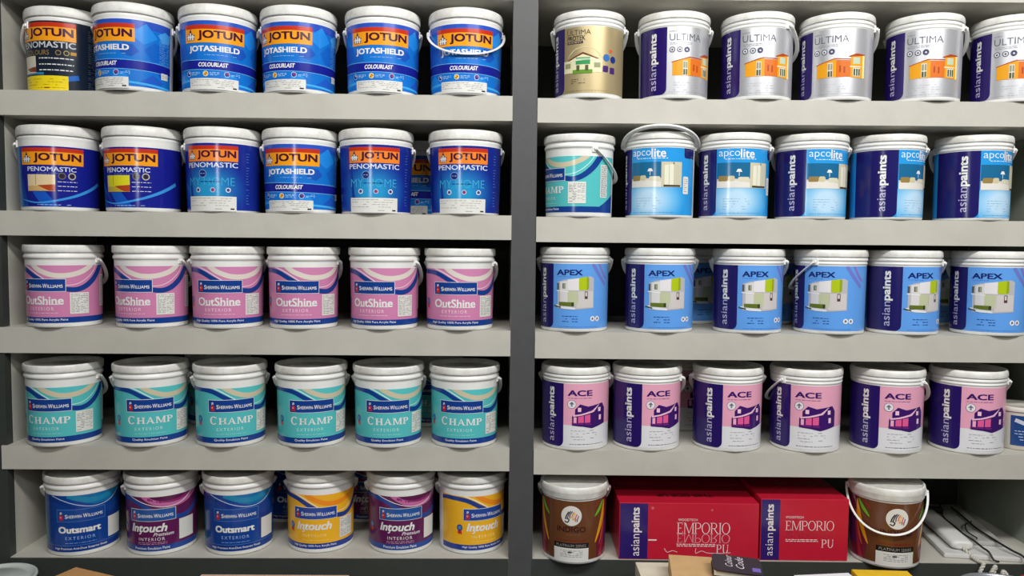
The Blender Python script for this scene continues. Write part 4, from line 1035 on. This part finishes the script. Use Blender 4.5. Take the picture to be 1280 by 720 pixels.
def pale_tub():
    """white tub with a blue printed side, half out of frame at the right end of the fourth shelf"""
    root = empty('white_tub', on('R', 1.362, 0.090, LEVEL['R'][3]+0.0005)); tag(root, 'cream tub with blue print, cut by the photo edge on the fourth right shelf', 'tub')
    bm = bmesh.new(); lathe(bm, [(0,0.002),(0.050,0.002),(0.053,0.0),(0.0545,0.003),(0.0590,0.100),(0.0590,0.104)])
    sharp_by_angle(bm); link_mesh('body', bm, mat((206,200,188), rough=0.5, noise=0.1, nscale=20), root)
    bm = bmesh.new(); lathe(bm, [(0.0592,0.101),(0.0612,0.101),(0.0616,0.103),(0.0616,0.111),(0.0600,0.1135),(0.0570,0.1135),(0.0555,0.1105),(0,0.1105)])
    sharp_by_angle(bm); link_mesh('lid', bm, mat((214,210,200), rough=0.5), root)
    A = Art(); A.rect('label', -0.040, 0.012, 0.09, 0.092, ink(36,70,130), 0); A.stroke('label', [(-0.03,0.080),(0.02,0.066),(0.08,0.075)], 0.010, ink(200,206,220), 1)
    A.lines('label', -0.03, 0.025, 0.05, 0.055, 4, ink(190,200,220), 2, 3, w=0.002)
    Rf = lambda z: 0.0545+(0.0590-0.0545)*(z-0.003)/0.097
    for grp, me in A.build(lambda u, z, l: ((Rf(z)+0.0004+0.00014*l)*math.sin(u/0.057), -(Rf(z)+0.0004+0.00014*l)*math.cos(u/0.057), z), step=0.004): new(grp, me, root)
    root.rotation_euler.z = math.radians(-12)
pale_tub()

# ------------------------------------------------------------------ counter in front of the bottom shelf and the things on it
CT = EYE - 0.905
ct = empty('counter', (0, -0.34, 0)); tag(ct, 'low dark counter along the foot of the shelves, below the photo', 'counter')
link_mesh('counter_top', box_bm(-1.75, -0.32, CT-0.03, 1.75, 0.325, CT, bevel=0.003), mat((70,66,60), rough=0.5, noise=0.1, nscale=20), ct)
link_mesh('front_panel', box_bm(-1.72, -0.29, 0.0, 1.72, -0.27, CT-0.03), DARK_LAM, ct)
def card_box(x, y, w, d, h, rz, rgb, label, name='carton', cat='carton', z=CT, flap=True):
    root = empty(name, (x, y, z), math.radians(rz)); tag(root, label, cat)
    link_mesh('body', box_bm(-w/2, -d/2, 0, w/2, d/2, h, bevel=0.0015), mat(rgb, rough=0.8, noise=0.12, nscale=30), root)
    if flap:
        bm = bmesh.new(); add_box(bm, -w/2+0.001, -d/2+0.001, h+0.0002, w/2-0.001, -0.0012, h+0.0030); link_mesh('flap', bm, mat(rgb, rough=0.8, noise=0.12, nscale=30), root)
        bm = bmesh.new(); add_box(bm, -w/2+0.001, 0.0012, h+0.0002, w/2-0.001, d/2-0.001, h+0.0030); link_mesh('flap', bm, mat(rgb, rough=0.8, noise=0.12, nscale=30), root)
    return root
# round tin at the left
tin = empty('paint_tin', (-1.255, -0.125, CT+0.0004)); tag(tin, 'round tin with pale grey lid at the bottom left corner', 'tin')
bm = bmesh.new(); lathe(bm, [(0,0.002),(0.086,0.002),(0.089,0.0),(0.089,0.072),(0.0895,0.0735)]); sharp_by_angle(bm); link_mesh('body', bm, mat((140,144,140), rough=0.3, metal=0.8), tin)
bm = bmesh.new(); lathe(bm, [(r, z-0.0125) for r, z in [(0.0870,0.0865),(0.0915,0.0865),(0.0925,0.089),(0.0915,0.0925),(0.0880,0.0935),(0.0850,0.0920),(0.0830,0.0880),(0.066,0.0880),(0.064,0.0905),(0,0.0905)]]); sharp_by_angle(bm)
link_mesh('lid', bm, mat((190,196,192), rough=0.4, noise=0.15, nscale=15), tin)
card_box(-1.000, -0.300, 0.20, 0.26, 0.115, -22, (190,140,84), 'brown cardboard carton with a raised corner at the bottom left')
card_box(-0.560, -0.250, 0.355, 0.20, 0.104, 0.5, (206,176,154), 'long pinkish cardboard carton at the bottom edge left of the pillar')
card_box(0.400, -0.200, 0.180, 0.20, 0.125, 0, (216,208,186), 'cream carton under the brown carton in front of the red carton', flap=False)
def tan_flap():
    r = card_box(0.427, -0.252, 0.120, 0.190, 0.040, -8, (204,166,116), 'tan cardboard carton lying behind the shade card', z=CT+0.1256, flap=False)
tan_flap()
def fan_deck():
    root = empty('shade_card_fan', (0.512, -0.255, CT+0.1250+0.0480), math.radians(-14)); tag(root, 'dark covered shade card fan with white script, in front of the larger red carton', 'shade card')
    w, d, h = 0.108, 0.070, 0.018
    bm = bmesh.new(); add_box(bm, -w/2+0.003, -d/2+0.003, 0.003, w/2-0.003, d/2-0.003, h-0.003)
    link_mesh('pages', bm, mat((220,214,196), rough=0.7, noise=0.2, nscale=80), root)
    cm = mat((48,38,48), rough=0.4)
    for z0 in (0.0, h-0.003):
        bm = bmesh.new(); pts = []
        for cx, cy, a0 in ((-w/2+0.012,-d/2+0.012,180),(w/2-0.012,-d/2+0.012,270),(w/2-0.012,d/2-0.012,0),(-w/2+0.012,d/2-0.012,90)):
            for k in range(7): a = math.radians(a0+15*k); pts.append((cx+0.012*math.cos(a), cy+0.012*math.sin(a)))
        lo = [bm.verts.new((a, b, z0)) for a, b in pts]; hi = [bm.verts.new((a, b, z0+0.003)) for a, b in pts]; n = len(pts)
        bm.faces.new(lo[::-1]); bm.faces.new(hi)
        for i in range(n): bm.faces.new((lo[i], lo[(i+1)%n], hi[(i+1)%n], hi[i]))
        link_mesh('cover', bm, cm, root)
    A = Art(); A.text('cover_script', 'Colour', -0.018, 0.010, 0.016, 0.048, ink(210,200,206), 1, rot=90, shear=0.4); A.text('cover_script', 'Code', 0.006, 0.006, 0.018, 0.048, ink(210,200,206), 1, rot=90, shear=0.4)
    A.rect('cover_script', 0.032, -0.024, 0.050, -0.008, ink(120,104,180), 1)
    face_art(A, root, (0,0,h), (1,0,0), (0,1,0), (0,0,1))
    root.rotation_euler = (math.radians(8), math.radians(3), math.radians(-10))
    root.location.z -= 0.002
fan_deck()
pad = empty('paper_pad', (0.790, -0.250, CT+0.0004), math.radians(7)); tag(pad, 'stack of white paper at the bottom edge, left of the yellow carton', 'paper')
link_mesh('sheets', box_bm(-0.10, -0.10, 0, 0.036, 0.10, 0.1215, bevel=0.001), mat((224,226,232), rough=0.7, noise=0.05, nscale=60), pad)
link_mesh('top_sheet', box_bm(-0.101, -0.101, 0.1217, 0.037, 0.1005, 0.1223), mat((232,234,240), rough=0.7), pad)
card_box(0.902, -0.190, 0.135, 0.16, 0.112, -3, (234,190,30), 'yellow carton below the tilted brown pail at the bottom edge')
tray = empty('round_tin_lid', (1.130, -0.270, CT+0.0004)); tag(tray, 'large round grey metal tin at the bottom edge under the white cord', 'tin')
bm = bmesh.new(); lathe(bm, [(0,0.001),(0.108,0.001),(0.110,0.003),(0.110,0.119),(0.111,0.124)]); sharp_by_angle(bm); link_mesh('body', bm, mat((150,154,158), rough=0.3, metal=0.8), tray)
bm = bmesh.new(); lathe(bm, [(r, z+0.021) for r, z in [(0.1095,0.1035),(0.1135,0.1035),(0.1145,0.1065),(0.1130,0.1100),(0.1090,0.1110),(0.1060,0.1085),(0.1040,0.1050),(0,0.1050)]]); sharp_by_angle(bm); link_mesh('lid', bm, mat((176,180,186), rough=0.28, metal=0.7), tray)
tub = empty('small_tub', (1.318, -0.090, CT+0.0004)); tag(tub, 'small red topped pot with yellow side at the bottom right corner', 'pot')
bm = bmesh.new(); lathe(bm, [(0,0.001),(0.040,0.001),(0.0415,0.003),(0.0430,0.066)]); sharp_by_angle(bm); link_mesh('body', bm, mat((236,190,40), rough=0.4), tub)
bm = bmesh.new(); lathe(bm, [(0.0435,0.060),(0.0450,0.061),(0.0450,0.078),(0.0435,0.0805),(0,0.0805)]); sharp_by_angle(bm); link_mesh('lid', bm, mat((190,40,56), rough=0.4), tub)
for i, o in enumerate(PAILS):
    for c in o.children:
        if 'ear_done' in c: del c['ear_done']
